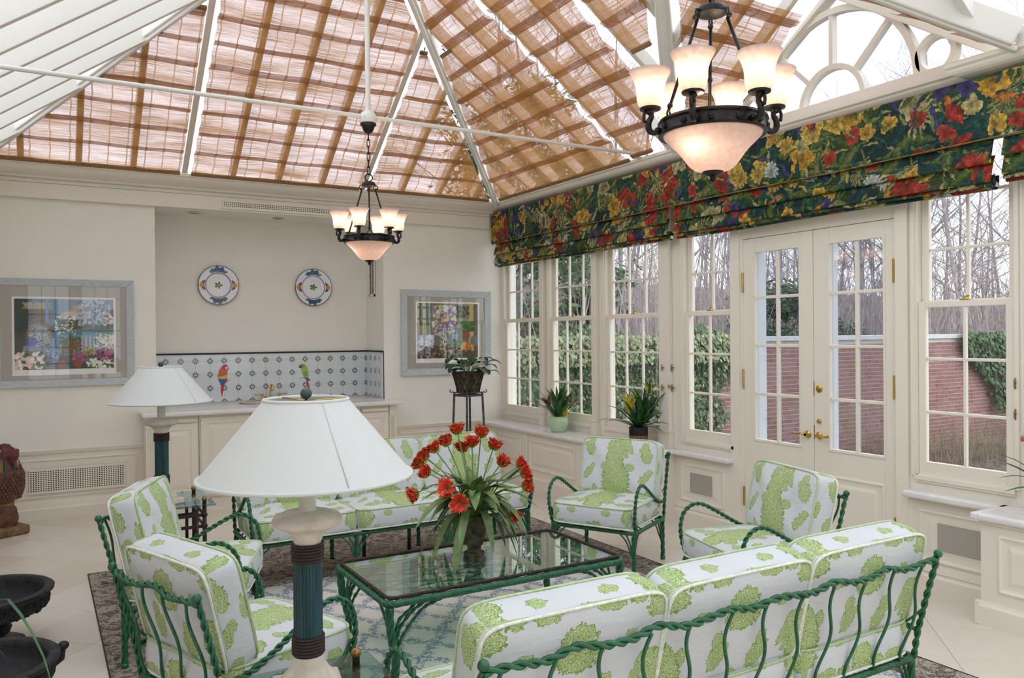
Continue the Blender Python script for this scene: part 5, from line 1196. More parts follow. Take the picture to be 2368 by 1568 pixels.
def lamp(x, y, label, rz=0):
    z0 = .5525; t = thing('table_lamp', label, 'table lamp', (x, y, z0), rz, group='teal column table lamps with white shades')
    MB().bx(-.095, .095, -.095, .095, 0, .035).build('plinth', 'stone', t, bevel=.006)
    MB().lathe([(.085, .035), (.088, .045), (.080, .055), (.060, .075), (.047, .095), (.0425, .115), (.042, .12)], 36).build('base', 'stone', t, smooth=True, sharp=50)
    n = 144; prof = []; mb = MB(); vs = []; fs = []
    for z in (.10, .42):
        for k in range(n): a = 2*PI*k/n; r = .0365+.0042*abs(math.sin(a*12)); vs.append((r*math.cos(a), r*math.sin(a), z))
    for k in range(n): fs.append((k, (k+1) % n, n+(k+1) % n, n+k))
    mb.add(vs, fs).build('fluted_column', 'teal', t, smooth=True)
    for zc, m in ((.150, 6), (.414, 6)):
        mb = MB()
        for i in range(m): mb.tube([(.0425*math.cos(2*PI*k/28), .0425*math.sin(2*PI*k/28), zc-.022+i*.0088) for k in range(28)], .0048, 6, closed=True)
        mb.build('cord_wrap', 'cordbrown', t, smooth=True)
    MB().lathe([(.036, .434), (.040, .446), (.046, .464), (.062, .480), (.083, .487), (.096, .495), (.099, .506), (.092, .518), (.07, .527), (.028, .533), (.0, .533)], 44).build('collar', 'stone', t, smooth=True)
    MB().lathe([(.0265, .531), (.0255, .536), (.0235, .541), (.0235, .70)], 24).build('neck', 'plasterpost', t, smooth=True)
    pr = [(.1175+(.297-.1175)*k/12, .850-(.850-.633)*k/12) for k in range(13)]
    sh = MB().lathe(pr+[(r-.002, z) for r, z in reversed(pr)], 64).build('shade', 'linen', t, smooth=True, sharp=60)
    MB().tube([(.297*math.cos(2*PI*k/72), .297*math.sin(2*PI*k/72), .633) for k in range(72)], .0058, 8, closed=True).build('hem_roll', 'linen', sh, smooth=True)
    MB().tube([(.1175*math.cos(2*PI*k/48), .1175*math.sin(2*PI*k/48), .849) for k in range(48)], .0052, 8, closed=True).build('hem_roll', 'linen', sh, smooth=True)
    for a in (R(-75), R(105)): MB().tube([(.119*math.cos(a), .119*math.sin(a), .849), (.298*math.cos(a), .298*math.sin(a), .634)], .0016, 5).build('seam', 'linen', sh, smooth=True)
    mb = MB()
    for k in range(3): a = 2*PI*k/3; mb.tube([(0, 0, .845), (.117*math.cos(a), .117*math.sin(a), .85)], .0025, 5)
    mb.tube([(0, 0, .70), (0, 0, .85)], .004, 6); mb.build('spider_frame', 'brass', t, smooth=True)
    MB().sphere((0, 0, .866), .0165, 16, 12).build('finial', 'verdigris', t, smooth=True)
lamp(.636, 5.398, 'teal column lamp with a white cone shade standing near the framed porch print', R(20)); lamp(.6502, 2.272, 'teal column lamp with a white cone shade beside the sofa seen from behind', R(-10))
# ================================================================ leaves and flowers
def blade(mb, pts, wid, fold=.25, n=10, mi=0, tip=.9, base=.45, updir=None):
    Q = smooth_path(pts, sum((Vector(pts[i+1])-Vector(pts[i])).length for i in range(len(pts)-1))/n); N_ = len(Q); vs = []; fs = []
    for i, p in enumerate(Q):
        t = (Q[min(i+1, N_-1)]-Q[max(i-1, 0)]).normalized(); s = t.cross(updir or Vector((0, 0, 1)))
        s = s.normalized() if s.length > .05 else Vector((1, 0, 0)); u = s.cross(t)
        f = i/(N_-1); w_ = wid*(base+(1-base)*math.sin(min(f/.5, 1)*PI/2))*(1-max(0, (f-.45)/.55)**2.2*.98)
        vs += [p-s*w_+u*w_*fold, p, p+s*w_+u*w_*fold]
    for i in range(N_-1):
        for k in range(2): a = i*3+k; fs.append((a, a+1, a+4, a+3))
    return mb.add(vs, fs, mi)
rt = random.Random(5)
VX, VY, VZ = 1.988, 3.80, .3805
t = thing('vase', 'mossy stone urn vase on the glass coffee table', 'vase', (VX, VY, VZ))
pf = [(0, 0), (.060, 0), (.061, .012), (.050, .030), (.037, .055), (.036, .068), (.048, .088), (.058, .115), (.063, .15), (.067, .19), (.072, .225), (.077, .235), (.076, .242), (.066, .238), (.06, .20), (0, .195)]
MB().lathe(pf, 40).build('body', 'mossstone', t, smooth=True, sharp=60)
mb = MB(); mb.lathe([(.055, .03), (.058, .036), (.052, .042)], 32); mb.lathe([(.064, .155), (.0685, .16), (.065, .166)], 32); mb.build('relief_band', 'mossstone', t, smooth=True)
fpx = [(1061,992,.02), (1118,997,-.03), (1035,1020,.03), (1008,1033,0), (1097,1018,-.05), (1073,1036,.06), (1147,1028,0), (1165,1062,-.06), (985,1052,.02), (972,1070,.05), (993,1083,-.06), (961,1139,.02), (1042,1115,-.13), (1072,1143,-.17), (1208,1076,.05), (1216,1090,-.02), (1220,1121,0), (1190,1180,-.08)]
Fh = Vector((math.sin(YAW), math.cos(YAW), 0)); Rh = Vector((math.cos(YAW), -math.sin(YAW), 0))
def petals(par, c, ax, size, op, seed):
    r_ = random.Random(seed); z = ax.normalized(); x = z.orthogonal().normalized(); y = z.cross(x)
    for k in range(6):
        a = 2*PI*k/6+r_.uniform(-.2, .2); d = x*math.cos(a)+y*math.sin(a); s = z.cross(d); vs = []; cs = []; nu, nv = 8, 8; o_ = op*(.8 if k % 2 else 1.1)*r_.uniform(.85, 1.2)
        for j in range(nv+1):
            v = j/nv; wd = size*.52*math.sin(PI*min(v*.78+.09, 1))**.8; rad = size*(.05+.42*o_*v**1.2); h = size*(1.05*v-.25*o_*v*v)
            for i in range(nu+1):
                u = i/nu*2-1; ruf = (abs(u)**2*.8+v**3)*size*.10*math.sin(9*u+11*v+k*2+seed)+(v**4)*size*.08*math.sin(15*u+seed)
                p = c+d*(rad-.10*size*u*u*(1-v)+ruf)+s*(u*wd)+z*(h-abs(u)**2*size*.12*v+ruf*.5); vs.append(p)
                g_ = max(0, .30-v)/.30; e_ = 1 if (abs(u) > .80 or v > .9) and math.sin(13*u+17*v+k+seed) > .1 else 0
                red = (.62+.1*math.sin(5*u), .035, .022); col = [red[q]*(1-g_)+(.22, .33, .06)[q]*g_ for q in range(3)]
                if e_: col = [.70, .40, .08]
                if k % 3 == 0 and abs(u) < .25 and v < .75: col = [col[q]*.5+(.34, .42, .14)[q]*.5 for q in range(3)]
                cs.append(col)
        fs = [(j*(nu+1)+i, j*(nu+1)+i+1, (j+1)*(nu+1)+i+1, (j+1)*(nu+1)+i) for j in range(nv) for i in range(nu)]
        mb = MB(); mb.add(vs, fs); mb.c = cs; mb.build('petal', 'vpetal', par, smooth=True)
vase = Vector((VX, VY, VZ))
for i, (px, py, dd) in enumerate(fpx):
    P_ = Rh*((px-1099)/431.5)+Fh*dd+Vector((0, 0, (1290-py)/431.5))
    tt = thing('tulip', 'red parrot tulip with frilled petals and long green leaves standing in the stone urn vase', 'tulip', vase+Vector((0, 0, .2)), group='red parrot tulips in the stone urn vase')
    P_ = P_-Vector((0, 0, .2)); b = Vector((P_.x*.12, P_.y*.12, .0)); out = Vector((P_.x, P_.y, 0)); 
    mid = b.lerp(P_, .5)+Vector((0, 0, .05+.10*out.length)); drop = P_.z < .18
    if drop: mid = b.lerp(P_, .55)+Vector((0, 0, .12))
    ax = (P_-mid).normalized(); c0 = P_-ax*.022
    if py in (1115, 1143): ax = (ax*.3-Fh+Vector((0, 0, .35))).normalized(); c0 = P_-ax*.02
    MB().tube(smooth_path([b, b.lerp(mid, .5)+Vector((0, 0, .03)), mid, c0], .03), .0036, 6).build('stem', 'stemgreen', tt, smooth=True)
    petals(tt, c0, ax, .072, .75+.35*rt.random()+(.5 if py in (1115, 1143) else 0), i)
    for q in range(3):
        an = math.atan2(P_.y, P_.x)+rt.uniform(-.9, .9); d = Vector((math.cos(an), math.sin(an), 0)); L = rt.uniform(.20, .33) if q < 2 else rt.uniform(.15, .24); el_ = rt.uniform(.5, 1.3) if q < 2 else rt.uniform(-.15, .5)
        up_ = Vector((0, 0, 1)); p1 = d*.03; p2 = d*(L*.38*math.cos(el_)+.03)+up_*(L*.55*math.sin(el_)+.05); p3 = d*(L*.75*math.cos(el_)+.05)+up_*(L*.85*math.sin(el_)+.02-.05*math.cos(el_)); p4 = d*(L*1.1*math.cos(el_)+.06)+up_*(L*1.05*math.sin(el_)-.20*math.cos(el_)**2)
        mb = MB(); blade(mb, [p1, p2, p3, p4], rt.uniform(.024, .038) if q < 2 else rt.uniform(.02, .03), .3, 10); mb.build('leaf', 'leaftulip', tt, smooth=True)
# ---- bromeliads and other pot plants
def rosette(par, base, n, L, wid, seed, mats, lo=.35, hi=1.45, droop=.5, bract=None):
    r_ = random.Random(seed)
    for i in range(n):
        an = 2.4*i+r_.uniform(-.3, .3); f = i/n; el_ = hi-(hi-lo)*f+r_.uniform(-.1, .1); l_ = L*r_.uniform(.75, 1.1); d = Vector((math.cos(an), math.sin(an), 0)); up_ = Vector((0, 0, 1)); b = Vector(base)+d*.015
        p2 = b+d*(l_*.4*math.cos(el_))+up_*(l_*.42*math.sin(el_)); p3 = b+d*(l_*.75*math.cos(el_))+up_*(l_*.78*math.sin(el_)-.03*droop); p4 = b+d*(l_*1.05*math.cos(el_)+.02)+up_*(l_*math.sin(el_)-droop*l_*.28*math.cos(el_))
        mb = MB(); blade(mb, [b, p2, p3, p4], wid*r_.uniform(.8, 1.15), .35, 9, base=.7); mb.build('leaf', mats[i % len(mats)], par, smooth=True)
    if bract:
        for k in range(bract[1]):
            an = 2.4*k; d = Vector((math.cos(an), math.sin(an), 0)); b = Vector(bract[2])+Vector((0, 0, .012*k)); mb = MB()
            blade(mb, [b, b+d*.018+Vector((0, 0, .05)), b+d*.03+Vector((0, 0, .10))], .013, .3, 6); mb.build('bract', bract[0], par, smooth=True)
t = thing('potted_bromeliad', 'bromeliad in a round celadon green glazed pot on the window seat', 'potted plant', (4.47, 6.70, .608))
MB().lathe([(0, 0), (.068, 0), (.072, .006), (.088, .035), (.102, .075), (.104, .105), (.096, .132), (.092, .142), (.098, .152), (.097, .158), (.088, .154), (.085, .14), (0, .14)], 40).build('pot', 'celadon', t, smooth=True, sharp=60)
rosette(t, (0, 0, .13), 26, .36, .022, 3, ['leaf', 'leafdark', 'leaf'], .55, 1.4, .45)
for bx_, by_, m_ in ((-.10, .03, 'redbract'), (.11, -.05, 'redbract'), (.03, -.09, 'yellowbract')): rosette(t, (bx_, by_, .26 if m_ == 'redbract' else .16), 7, .13, .011, 5, [m_], 1.0, 1.5, .1)
t = thing('potted_guzmania', 'yellow-flowered bromeliad in a brown woven basket pot on the window seat', 'potted plant', (4.45, 5.42, .608))
MB().lathe([(0, 0), (.062, 0), (.07, .05), (.078, .10)], 32).build('basket', 'terrab', t, smooth=True)
mb = MB()
for s in (-1, 1):
    for k in range(14):
        a0 = 2*PI*k/14; mb.tube([((.063+.016*q/8+.002)*math.cos(a0+s*q*.1), (.063+.016*q/8+.002)*math.sin(a0+s*q*.1), .10*q/8) for q in range(9)], .0028, 4)
mb.build('weave', 'woodbrown', t, smooth=True)
MB().lathe([(.074, .10), (.080, .105), (.082, .17), (.078, .172), (.074, .16), (0, .155)], 32).build('liner', 'black', t, smooth=True, sharp=60)
for s in (-1, 1): MB().tube([(s*.083, .02*math.cos(q*PI/6), .135+.022*math.sin(q*PI/6)) for q in range(13)], .003, 5).build('ring_handle', 'iron', t, smooth=True)
rosette(t, (0, 0, .16), 30, .34, .021, 9, ['leafdark', 'leaf', 'leafdark'], .12, 1.35, .6); rosette(t, (.06, -.03, .20), 14, .32, .02, 21, ['leaf', 'leafdark'], 1.0, 1.5, .3)
rosette(t, (-.07, .04, .28), 12, .19, .017, 6, ['yellowbract'], 1.05, 1.55, .1); rosette(t, (.08, -.05, .46), 8, .12, .012, 8, ['yellowbract', 'leaf'], .9, 1.5, .1)
t = thing('potted_palm', 'strap-leaved plant in a green pot on the right window seat', 'potted plant', (4.44, 2.04, .608))
MB().lathe([(0, 0), (.07, 0), (.095, .06), (.105, .13), (.11, .16), (.1, .165), (.09, .14), (0, .135)], 32).build('pot', 'celadon', t, smooth=True, sharp=60)
rosette(t, (0, 0, .14), 26, .42, .014, 14, ['leaf', 'leafdark'], .05, 1.3, .5)
# plant stand with basket
SX, SY = 3.90, 7.56
t = thing('plant_stand', 'tall dark metal plant stand with scrolled corners by the framed flowers print', 'plant stand', (SX, SY, 0), R(12)); h = .985; q = .105
for sx in (-1, 1):
    for sy in (-1, 1):
        lg = MB().beam((sx*(q+.03), sy*(q+.03), 0), (sx*q, sy*q, h), .022, .022).build('leg', 'pewter', t, bevel=.002)
        d = Vector((sx, sy, 0)).normalized(); c_ = Vector((sx*q, sy*q, h)); MB().tube([c_+d*(.012+.016*math.cos(a)+.02)+Vector((0, 0, .008+.014*math.sin(a))) for a in [PI+.35*k for k in range(14)]], .005, 6).build('scroll', 'pewter', lg, smooth=True)
for s in (-1, 1):
    for z in (h-.035, .45): MB().bx(-q, q, s*q-.006, s*q+.006, z-.012, z+.012).build('stretcher', 'pewter', t); MB().bx(s*q-.006, s*q+.006, -q, q, z-.012, z+.012).build('stretcher', 'pewter', t)
MB().bx(-q-.01, q+.01, -q-.01, q+.01, h-.012, h).build('top_plate', 'pewter', t, bevel=.003)
t = thing('potted_philodendron', 'leafy green plant in a dark woven basket on the metal plant stand', 'potted plant', (SX, SY, h+.001))
MB().lathe([(0, 0), (.115, 0), (.13, .08), (.165, .20), (.17, .205), (.16, .20), (.15, .18), (0, .175)], 32).build('basket', 'mossstone', t, smooth=True, sharp=60)
mb = MB()
for s in (-1, 1):
    for k in range(16): a0 = 2*PI*k/16; mb.tube([((.117+.05*(q_/8)**1.3+.004)*math.cos(a0+s*q_*.085), (.117+.05*(q_/8)**1.3+.004)*math.sin(a0+s*q_*.085), .2*q_/8) for q_ in range(9)], .0042, 4)
mb.tube([(.17*math.cos(2*PI*k/32), .17*math.sin(2*PI*k/32), .203) for k in range(32)], .009, 6, closed=True); mb.build('wicker_lattice', 'ironbrown', t, smooth=True)
r_ = random.Random(4)
for i in range(30):
    an = 2.4*i; d = Vector((math.cos(an), math.sin(an), 0)); ra = r_.uniform(.06, .24); zz = r_.uniform(.24, .40)-ra*.25; b = d*.03+Vector((0, 0, .18)); e = d*ra+Vector((0, 0, zz)); m_ = b.lerp(e, .5)+Vector((0, 0, .06))
    mb = MB(); mb.tube(smooth_path([b, m_, e], .03), .0028, 5); st = mb.build('stem', 'stemgreen', t, smooth=True); L = r_.uniform(.09, .14)
    mb = MB(); blade(mb, [e-d*.012, e+d*L*.35+Vector((0, 0, .012)), e+d*L*.7, e+d*L-Vector((0, 0, .035))], L*.42, .25, 8, base=.55); mb.build('leaf', ['leafdark', 'leaf'][i % 3 == 0], st, smooth=True)
# ================================================================ carved parrot figure
t = thing('parrot_statue', 'carved red wooden parrot figure standing on the floor by the vent grille', 'statue', (-.285, 7.66, 0), R(28))
MB().bx(-.15, .15, -.13, .13, 0, .075).build('base_block', 'woodbrown', t, bevel=.02)
def ovals(rows, n=28):
    mb = MB(); vs = []; fs = []
    for (cx, cy, z, rx, ry) in rows:
        for k in range(n): a = 2*PI*k/n; vs.append((cx+rx*math.cos(a), cy+ry*math.sin(a), z))
    for i in range(len(rows)-1):
        for k in range(n): l = (k+1) % n; fs.append((i*n+k, i*n+l, (i+1)*n+l, (i+1)*n+k))
    return mb.add(vs, fs)
def smoothrows(rows, m=6):
    out = []
    for i in range(len(rows)-1):
        for k in range(m): f = k/m; f2 = f*f*(3-2*f); out.append(tuple((rows[i][j]+(rows[i+1][j]-rows[i][j])*(f if j == 2 else f2)) for j in range(5)))
    return out+[rows[-1]]
ovals(smoothrows([(0, 0, .072, .10, .09), (0, 0, .13, .112, .10), (0, 0, .20, .10, .09), (0, 0, .245, .075, .07)])).build('stump', 'woodred', t, smooth=True)
ovals(smoothrows([(0, 0, .24, .07, .065), (0, 0, .28, .085, .08), (-.005, 0, .36, .135, .12), (-.005, -.005, .44, .15, .13), (0, -.005, .51, .14, .12), (0, -.01, .57, .10, .09), (0, -.015, .62, .085, .085), (0, -.02, .66, .088, .09), (0, -.025, .70, .07, .075), (0, -.025, .725, .035, .04), (0, -.025, .732, .001, .001)])).build('body', 'woodred', t, smooth=True)
MB().lathe([(.072, .236), (.082, .246), (.078, .262)], 28).build('collar_band', 'woodolive', t, smooth=True)
mb = ovals(smoothrows([(0, 0, 0, .052, .045), (0, .004, -.05, .05, .045), (0, .02, -.10, .034, .034), (0, .03, -.135, .008, .01)])); mb.xf(Matrix.Translation((.03, -.085, .69)) @ Matrix.Rotation(R(-10), 4, 'X')); mb.build('beak', 'woodplum', t, smooth=True)
ovals(smoothrows([(0, -.03, .64, .082, .086), (0, -.032, .69, .076, .08), (0, -.03, .732, .04, .045), (0, -.03, .745, .002, .002)])).build('crown', 'woodplum', t, smooth=True)
for s in (-1, 1):
    mb = MB(); mb.lathe([(.017, 0), (.014, .006), (.0, .008)], 16); mb.xf(Matrix.Translation((s*.066, -.075, .69)) @ Matrix.Rotation(s*R(52), 4, 'Z') @ Matrix.Rotation(PI/2, 4, 'X')); eo = mb.build('eye_ring', 'stone', t, smooth=True)
    MB().sphere((s*.071, -.083, .69), .007, 8, 6).build('pupil', 'black', t, smooth=True)
    for k in range(3):
        mb = MB(); blade(mb, [(s*(.03+.022*k), -.105+.012*k, .62), (s*(.034+.026*k), -.122+.012*k, .57), (s*(.036+.03*k), -.13+.012*k, .51)], .012, .1, 6); mb.build('cheek_feather', ['woodteal', 'woodolive', 'woodteal'][k], t, smooth=True)
    mb = ovals(smoothrows([(0, 0, .29, .012, .03), (0, 0, .38, .03, .075), (0, 0, .48, .03, .085), (0, 0, .55, .012, .04)])); mb.xf(Matrix.Translation((s*.135, .02, 0))); mb.build('wing', 'woodred', t, smooth=True)
mb = MB(); 
for j in range(10):
    z = .30+j*.025; rx = .10+.055*math.sin((z-.24)/.36*PI)
    for k in range(17):
        a = PI+PI*(k+.5*(j % 2))/17; mb.sphere((rx*.98*math.cos(a), -.004+rx*.88*math.sin(a), z), .0105, 6, 5, (1, .22, 1.2))
o = mb.build('breast_scales', 'woodred', t, smooth=True); o['kind'] = 'stuff'
# ================================================================ black footed bowls
def urn(x, y, z0, label, sc, nb):
    t = thing('bronze_bowl', label, 'bowl', (x, y, z0), group='black bronze footed bowls')
    Rs, Zs = sc
    pr = [(0, 0), (.19, 0), (.20, .02), (.185, .04), (.10, .06), (.085, .075), (.115, .10), (.125, .13), (.10, .165), (.085, .18), (.12, .20), (.24, .215), (.285, .235), (.30, .27), (.302, .315), (.318, .330), (.330, .342), (.332, .356), (.322, .364), (.300, .364), (.284, .356), (.276, .33), (.268, .29), (.24, .262), (.12, .255), (0, .254)]
    MB().lathe([(r*Rs, z*Zs) for r, z in pr], 56).build('body', 'urnblack', t, smooth=True, sharp=50)
    for k in range(nb):
        a = 2*PI*k/max(nb, 1)+R(-58); d = Vector((math.cos(a), math.sin(a), 0)); up_ = Vector((0, 0, Zs)); mb = MB(); mb.sphere(d*.352*Rs+up_*.345, .021, 10, 8, (1.1, 1.1, .9)); mb.tube([d*.30*Rs+up_*.25, d*.345*Rs+up_*.28, d*.35*Rs+up_*.335], .013, 7); mb.build('animal_boss', 'urnblack', t, smooth=True)
    mb = MB(); rr_ = random.Random(2)
    for k in range(260): a = rr_.uniform(0, 2*PI); zz = rr_.uniform(.232, .318); r = .278+.022*min(1, (zz-.23)/.04); mb.sphere((r*Rs*math.cos(a), r*Rs*math.sin(a), zz*Zs), .011, 6, 4)
    o = mb.build('cast_relief', 'urnblack', t, smooth=True); o['kind'] = 'stuff'
    for k in range(3): a = 2*PI*k/3+.4; MB().sphere((.17*Rs*math.cos(a), .17*Rs*math.sin(a), .019), .028, 10, 8, (1, 1, .66)).build('foot', 'urnblack', t, smooth=True)
urn(-.262, 4.86, 0, 'black bronze footed bowl standing nearer the parrot figure', (.93, .83), 0); urn(-.235, 3.83, 0, 'black bronze footed bowl with animal bosses standing in front of the other', (.88, .80), 5)
t = thing('spider_plant', 'grassy potted plant with one long arching blade beside the black bowls', 'potted plant', (-.16, 2.35, 0))
MB().lathe([(0, 0), (.09, 0), (.12, .15), (.13, .22), (.115, .22), (.105, .19), (0, .185)], 28).build('pot', 'terrab', t, smooth=True, sharp=60)
r_ = random.Random(8)
for pts in ([(0, 0, .19), (-.03, .14, .6), (0, .17, .86), (.068, .136, .90), (.108, .055, .871), (.146, -.026, .812), (.168, -.097, .762), (.179, -.162, .70)], [(0, 0, .19), (-.04, .12, .5), (-.03, .19, .78), (.038, .154, .78), (.078, .13, .735)], [(0, 0, .19), (-.1, .05, .5), (-.22, .08, .55), (-.30, .1, .42)], [(0, 0, .19), (-.06, -.08, .45), (-.14, -.18, .5), (-.2, -.28, .38)]):
    mb = MB(); blade(mb, pts, .0055, .3, 16, base=.8); mb.build('leaf', 'leaf', t, smooth=True)
# door stops
for i, (x, y, lb) in enumerate(((4.02, 4.55, 'small brass door stop on the floor behind the window armchair'), (3.62, 2.83, 'small brass door stop on the floor by the armchair at the doors'))):
    t = thing('door_stop', lb, 'door stop', (x+.3, y, 0)); MB().lathe([(0, 0), (.02, 0), (.02, .005), (.009, .012), (.008, .035), (.013, .042), (.013, .055), (0, .06)], 14).build('post', 'brass', t, smooth=True, sharp=50); MB().lathe([(.0135, .04), (.0155, .046), (.0135, .052)], 12).build('rubber_ring', 'black', t, smooth=True)
# ================================================================ garden outside
GZ = -.85; WY = 9.62
o = bxo('garden_ground', 'garden', 4.95, 60, -30, WY+.1, GZ-.3, GZ); tag(o, 'bare brown garden soil below the brick wall', 'ground', kind='structure')
o = bxo('terrace', 'cap', 4.80, 6.2, -4, 9.4, GZ, -.10); tag(o, 'pale stone terrace along the window wall', 'terrace', kind='structure')
gw = thing('garden_wall', 'red brick garden wall with a pale stone coping, partly hidden by ivy', 'wall', (12, WY, GZ))
X0, X1, ZC = 4.95, 32.0, 1.44
MB().bx(X0-12, X1-12, .006, .33, 0, ZC-GZ).build('mortar', 'brickm', gw)
k = 0
for i in range(18): MB().bx(X0-12+i*1.5, X0-12+i*1.5+1.494, -.05, .38, ZC-GZ, ZC-GZ+.085).build('coping_stone', 'cap', gw, bevel=.008)
CR = .0765; BL = .225; rows = int((ZC-GZ)/CR); cand = []
for r in range(rows):
    z = r*CR+.006
    for c_ in range(int((X1-X0)/BL)):
        x = X0+c_*BL+(BL/2 if r % 2 else 0)
        if x+BL > X1: continue
        cand.append((x, z))
vis = [(x, z) for x, z in cand if (10.3 < x < 12.55 and z+GZ > -.25)]
vis = sorted(vis, key=lambda q: q[0])[:300]; vs_ = set(vis)
first = None
for x, z in vis:
    if first is None: first = MB().bx(0, BL-.011, -.0, .02, 0, CR-.011).build('brick', 'brick', gw, bevel=.002, loc=(x-12, 0, z))
    else: inst(first, 'brick', gw, (x-12, random.uniform(-.003, .001), z))
mb = MB()
for x, z in cand:
    if (x, z) in vs_ or x < 8.6: continue
    mb.bx(x-12, x-12+BL-.011, random.uniform(-.003, .001), .02, z, z+CR-.011)
o = mb.build('brickwork', 'brickstuff', gw); o['kind'] = 'stuff'
# ivy
def ivy(name, label, n, region, mat, seed, size=(.035, .075)):
    r_ = random.Random(seed); mb = MB(); vs = []; fs = []
    for _ in range(n):
        x, y, z = region(r_); s = r_.uniform(*size); a = r_.uniform(-.7, .7)-PI/2; tl = r_.uniform(-.2, .9); rl_ = r_.uniform(-.6, .6)
        ca, sa = math.cos(a), math.sin(a); b = len(vs)
        for u, v in ((0, 0), (.45, -.42), (1.1, 0), (.45, .42), (.1, .3)):
            px, pz = (u*ca-v*sa)*s, (u*sa+v*ca)*s; vs.append((x+px, y-abs(u)*s*tl-v*rl_*s, z+pz))
        fs += [(b, b+1, b+2), (b, b+2, b+3), (b, b+3, b+4)]
    mb.add(vs, fs); o = mb.build(name, mat); return tag(o, label, 'ivy', kind='stuff')
def reg1(r_):
    x = 5.2+(r_.random()**.9)*5.2; top = ZC+.12+.10*math.sin(x*3)+r_.random()*.06; lim = 10.1+.25*math.sin(x*7)
    z = GZ+.05+(top-GZ)*r_.random()**.85
    if x > 9.35+.5*max(0, z+.1)*.9+.2*math.sin(z*7): x = 5.2+r_.random()*3.9
    return x, WY-.03-.16*r_.random()*(1+.4*math.sin(x*5+z*4)), z
def reg1t(r_): x = 5.2+r_.random()*4.9; return x, WY-.12-.2*r_.random(), ZC-.28+.42*r_.random()
def reg2(r_):
    z = GZ+.7+(ZC+.15-GZ-.7)*r_.random()**.7; x = 16.4+(1.45-z)*.75+.4*math.sin(z*4)*.5+r_.random()*3.2; return x, WY-.05-.2*r_.random(), z
def reg3(r_): x = 8.3+r_.random()*2.3; return x, WY-.35-.3*r_.random(), GZ+.05+.55*r_.random()**1.3
ivy('ivy', 'dense dark green ivy covering the garden wall beyond the window seat', 11000, reg1, 'ivyleaf', 1); ivy('ivy', 'pale variegated ivy leaves along the top of the garden wall', 4200, reg1t, 'ivypale', 2)
ivy('ivy', 'scattered pale ivy leaves on the face of the garden wall', 3500, reg1, 'ivypale', 3); ivy('ivy', 'ivy patch hanging down the far end of the brick wall', 5200, reg2, 'ivyleaf', 4, (.05, .10)); ivy('ground_cover', 'bright leafy ground cover at the foot of the ivied wall', 1600, reg3, 'ivyleaf', 5, (.06, .12))
# dry stems at the wall foot
mb = MB(); r_ = random.Random(6)
for _ in range(900):
    x = 12.5+r_.random()*6.5; y = WY-.3-1.4*r_.random(); h = r_.uniform(.3, .85); a = r_.uniform(0, 6.28)
    mb.tube([(x, y, GZ), (x+.06*math.cos(a), y+.06*math.sin(a), GZ+h*.6), (x+.18*math.cos(a), y+.18*math.sin(a), GZ+h)], [.006, .004, .002], 3, caps=False)
o = mb.build('dry_grass', 'drygrass'); tag(o, 'dry winter grass and stems at the foot of the brick wall', 'grass', kind='stuff')
# hillside
vs = []; fs = []; nx, ny = 60, 40; r_ = random.Random(12)
for j in range(ny+1):
    for i in range(nx+1):
        x = -30+150*i/nx; y = WY+.35+90*(j/ny)**1.6; d = y-WY; z = GZ+.55+.105*d+.4*math.sin(x*.15+1)*min(1, d/12)+r_.uniform(-.1, .1)*min(1, d/6); vs.append((x, y, z))
for j in range(ny):
    for i in range(nx): k = j*(nx+1)+i; fs.append((k, k+1, k+nx+2, k+nx+1))
o = MB().add(vs, fs).build('hillside', 'hill', smooth=True); tag(o, 'leaf-covered hillside rising behind the garden wall', 'hill', kind='structure')
def hz(x, y): d = y-WY; return GZ+.55+.105*d+.4*math.sin(x*.15+1)*min(1, d/12)-.15
# bare trees
def tree_mesh(seed, H, r0, spread):
    r_ = random.Random(seed); tr = MB(); tw = MB()
    def limb(p, d, L, r, lev):
        pts = [p]; q = p.copy(); dd = d.copy(); m = 5 if lev < 2 else 3
        for i in range(m):
            dd = (dd+Vector((r_.uniform(-1, 1), r_.uniform(-1, 1), r_.uniform(-.4, .7)))*(.10 if lev == 0 else .22)).normalized(); q = q+dd*(L/m); pts.append(q.copy())
        rr = [r*(1-.75*i/m) for i in range(m+1)]; (tr if lev < 2 else tw).tube(pts, rr, 6 if lev == 0 else (4 if lev == 1 else 3), caps=False)
        if lev >= 3: return
        nb = (13, 7, 6)[lev]
        for k in range(nb):
            f = (.28+.72*(k+r_.random())/nb) if lev == 0 else .15+.85*(k+r_.random())/nb
            i = min(int(f*m), m-1); b = pts[i].lerp(pts[i+1], f*m-i); an = r_.uniform(0, 6.28); side = Vector((math.cos(an), math.sin(an), 0))
            nd = (dd*.55+side*spread*(1 if lev == 0 else .9)+Vector((0, 0, .25))).normalized()
            limb(b, nd, L*((.42, .5, .55)[lev])*r_.uniform(.6, 1.1)*(1.15-.5*f), max(r*(1-.7*f)*(.42 if lev == 0 else .5), .006), lev+1)
    limb(Vector((0, 0, 0)), Vector((0, 0, 1)), H, r0, 0); return tr, tw
kinds = [('bare_tree', 'tall slender bare grey tree in the winter wood beyond the garden wall', 'bark', 12, .10, .7), ('bare_tree', 'broad bare brown tree in the winter wood beyond the garden wall', 'barkred', 9.5, .085, 1.15), ('bare_tree', 'thick-trunked bare tree in the winter wood beyond the garden wall', 'bark', 13, .17, .85), ('bare_tree', 'small reddish bare sapling in the winter wood beyond the garden wall', 'barkred', 6.5, .05, .95)]
protos = []
for i, (nm, lb, m_, H, r0, sp) in enumerate(kinds):
    tr, tw = tree_mesh(30+i, H, r0, sp); protos.append((tr, tw, nm, lb, m_))
made = {}
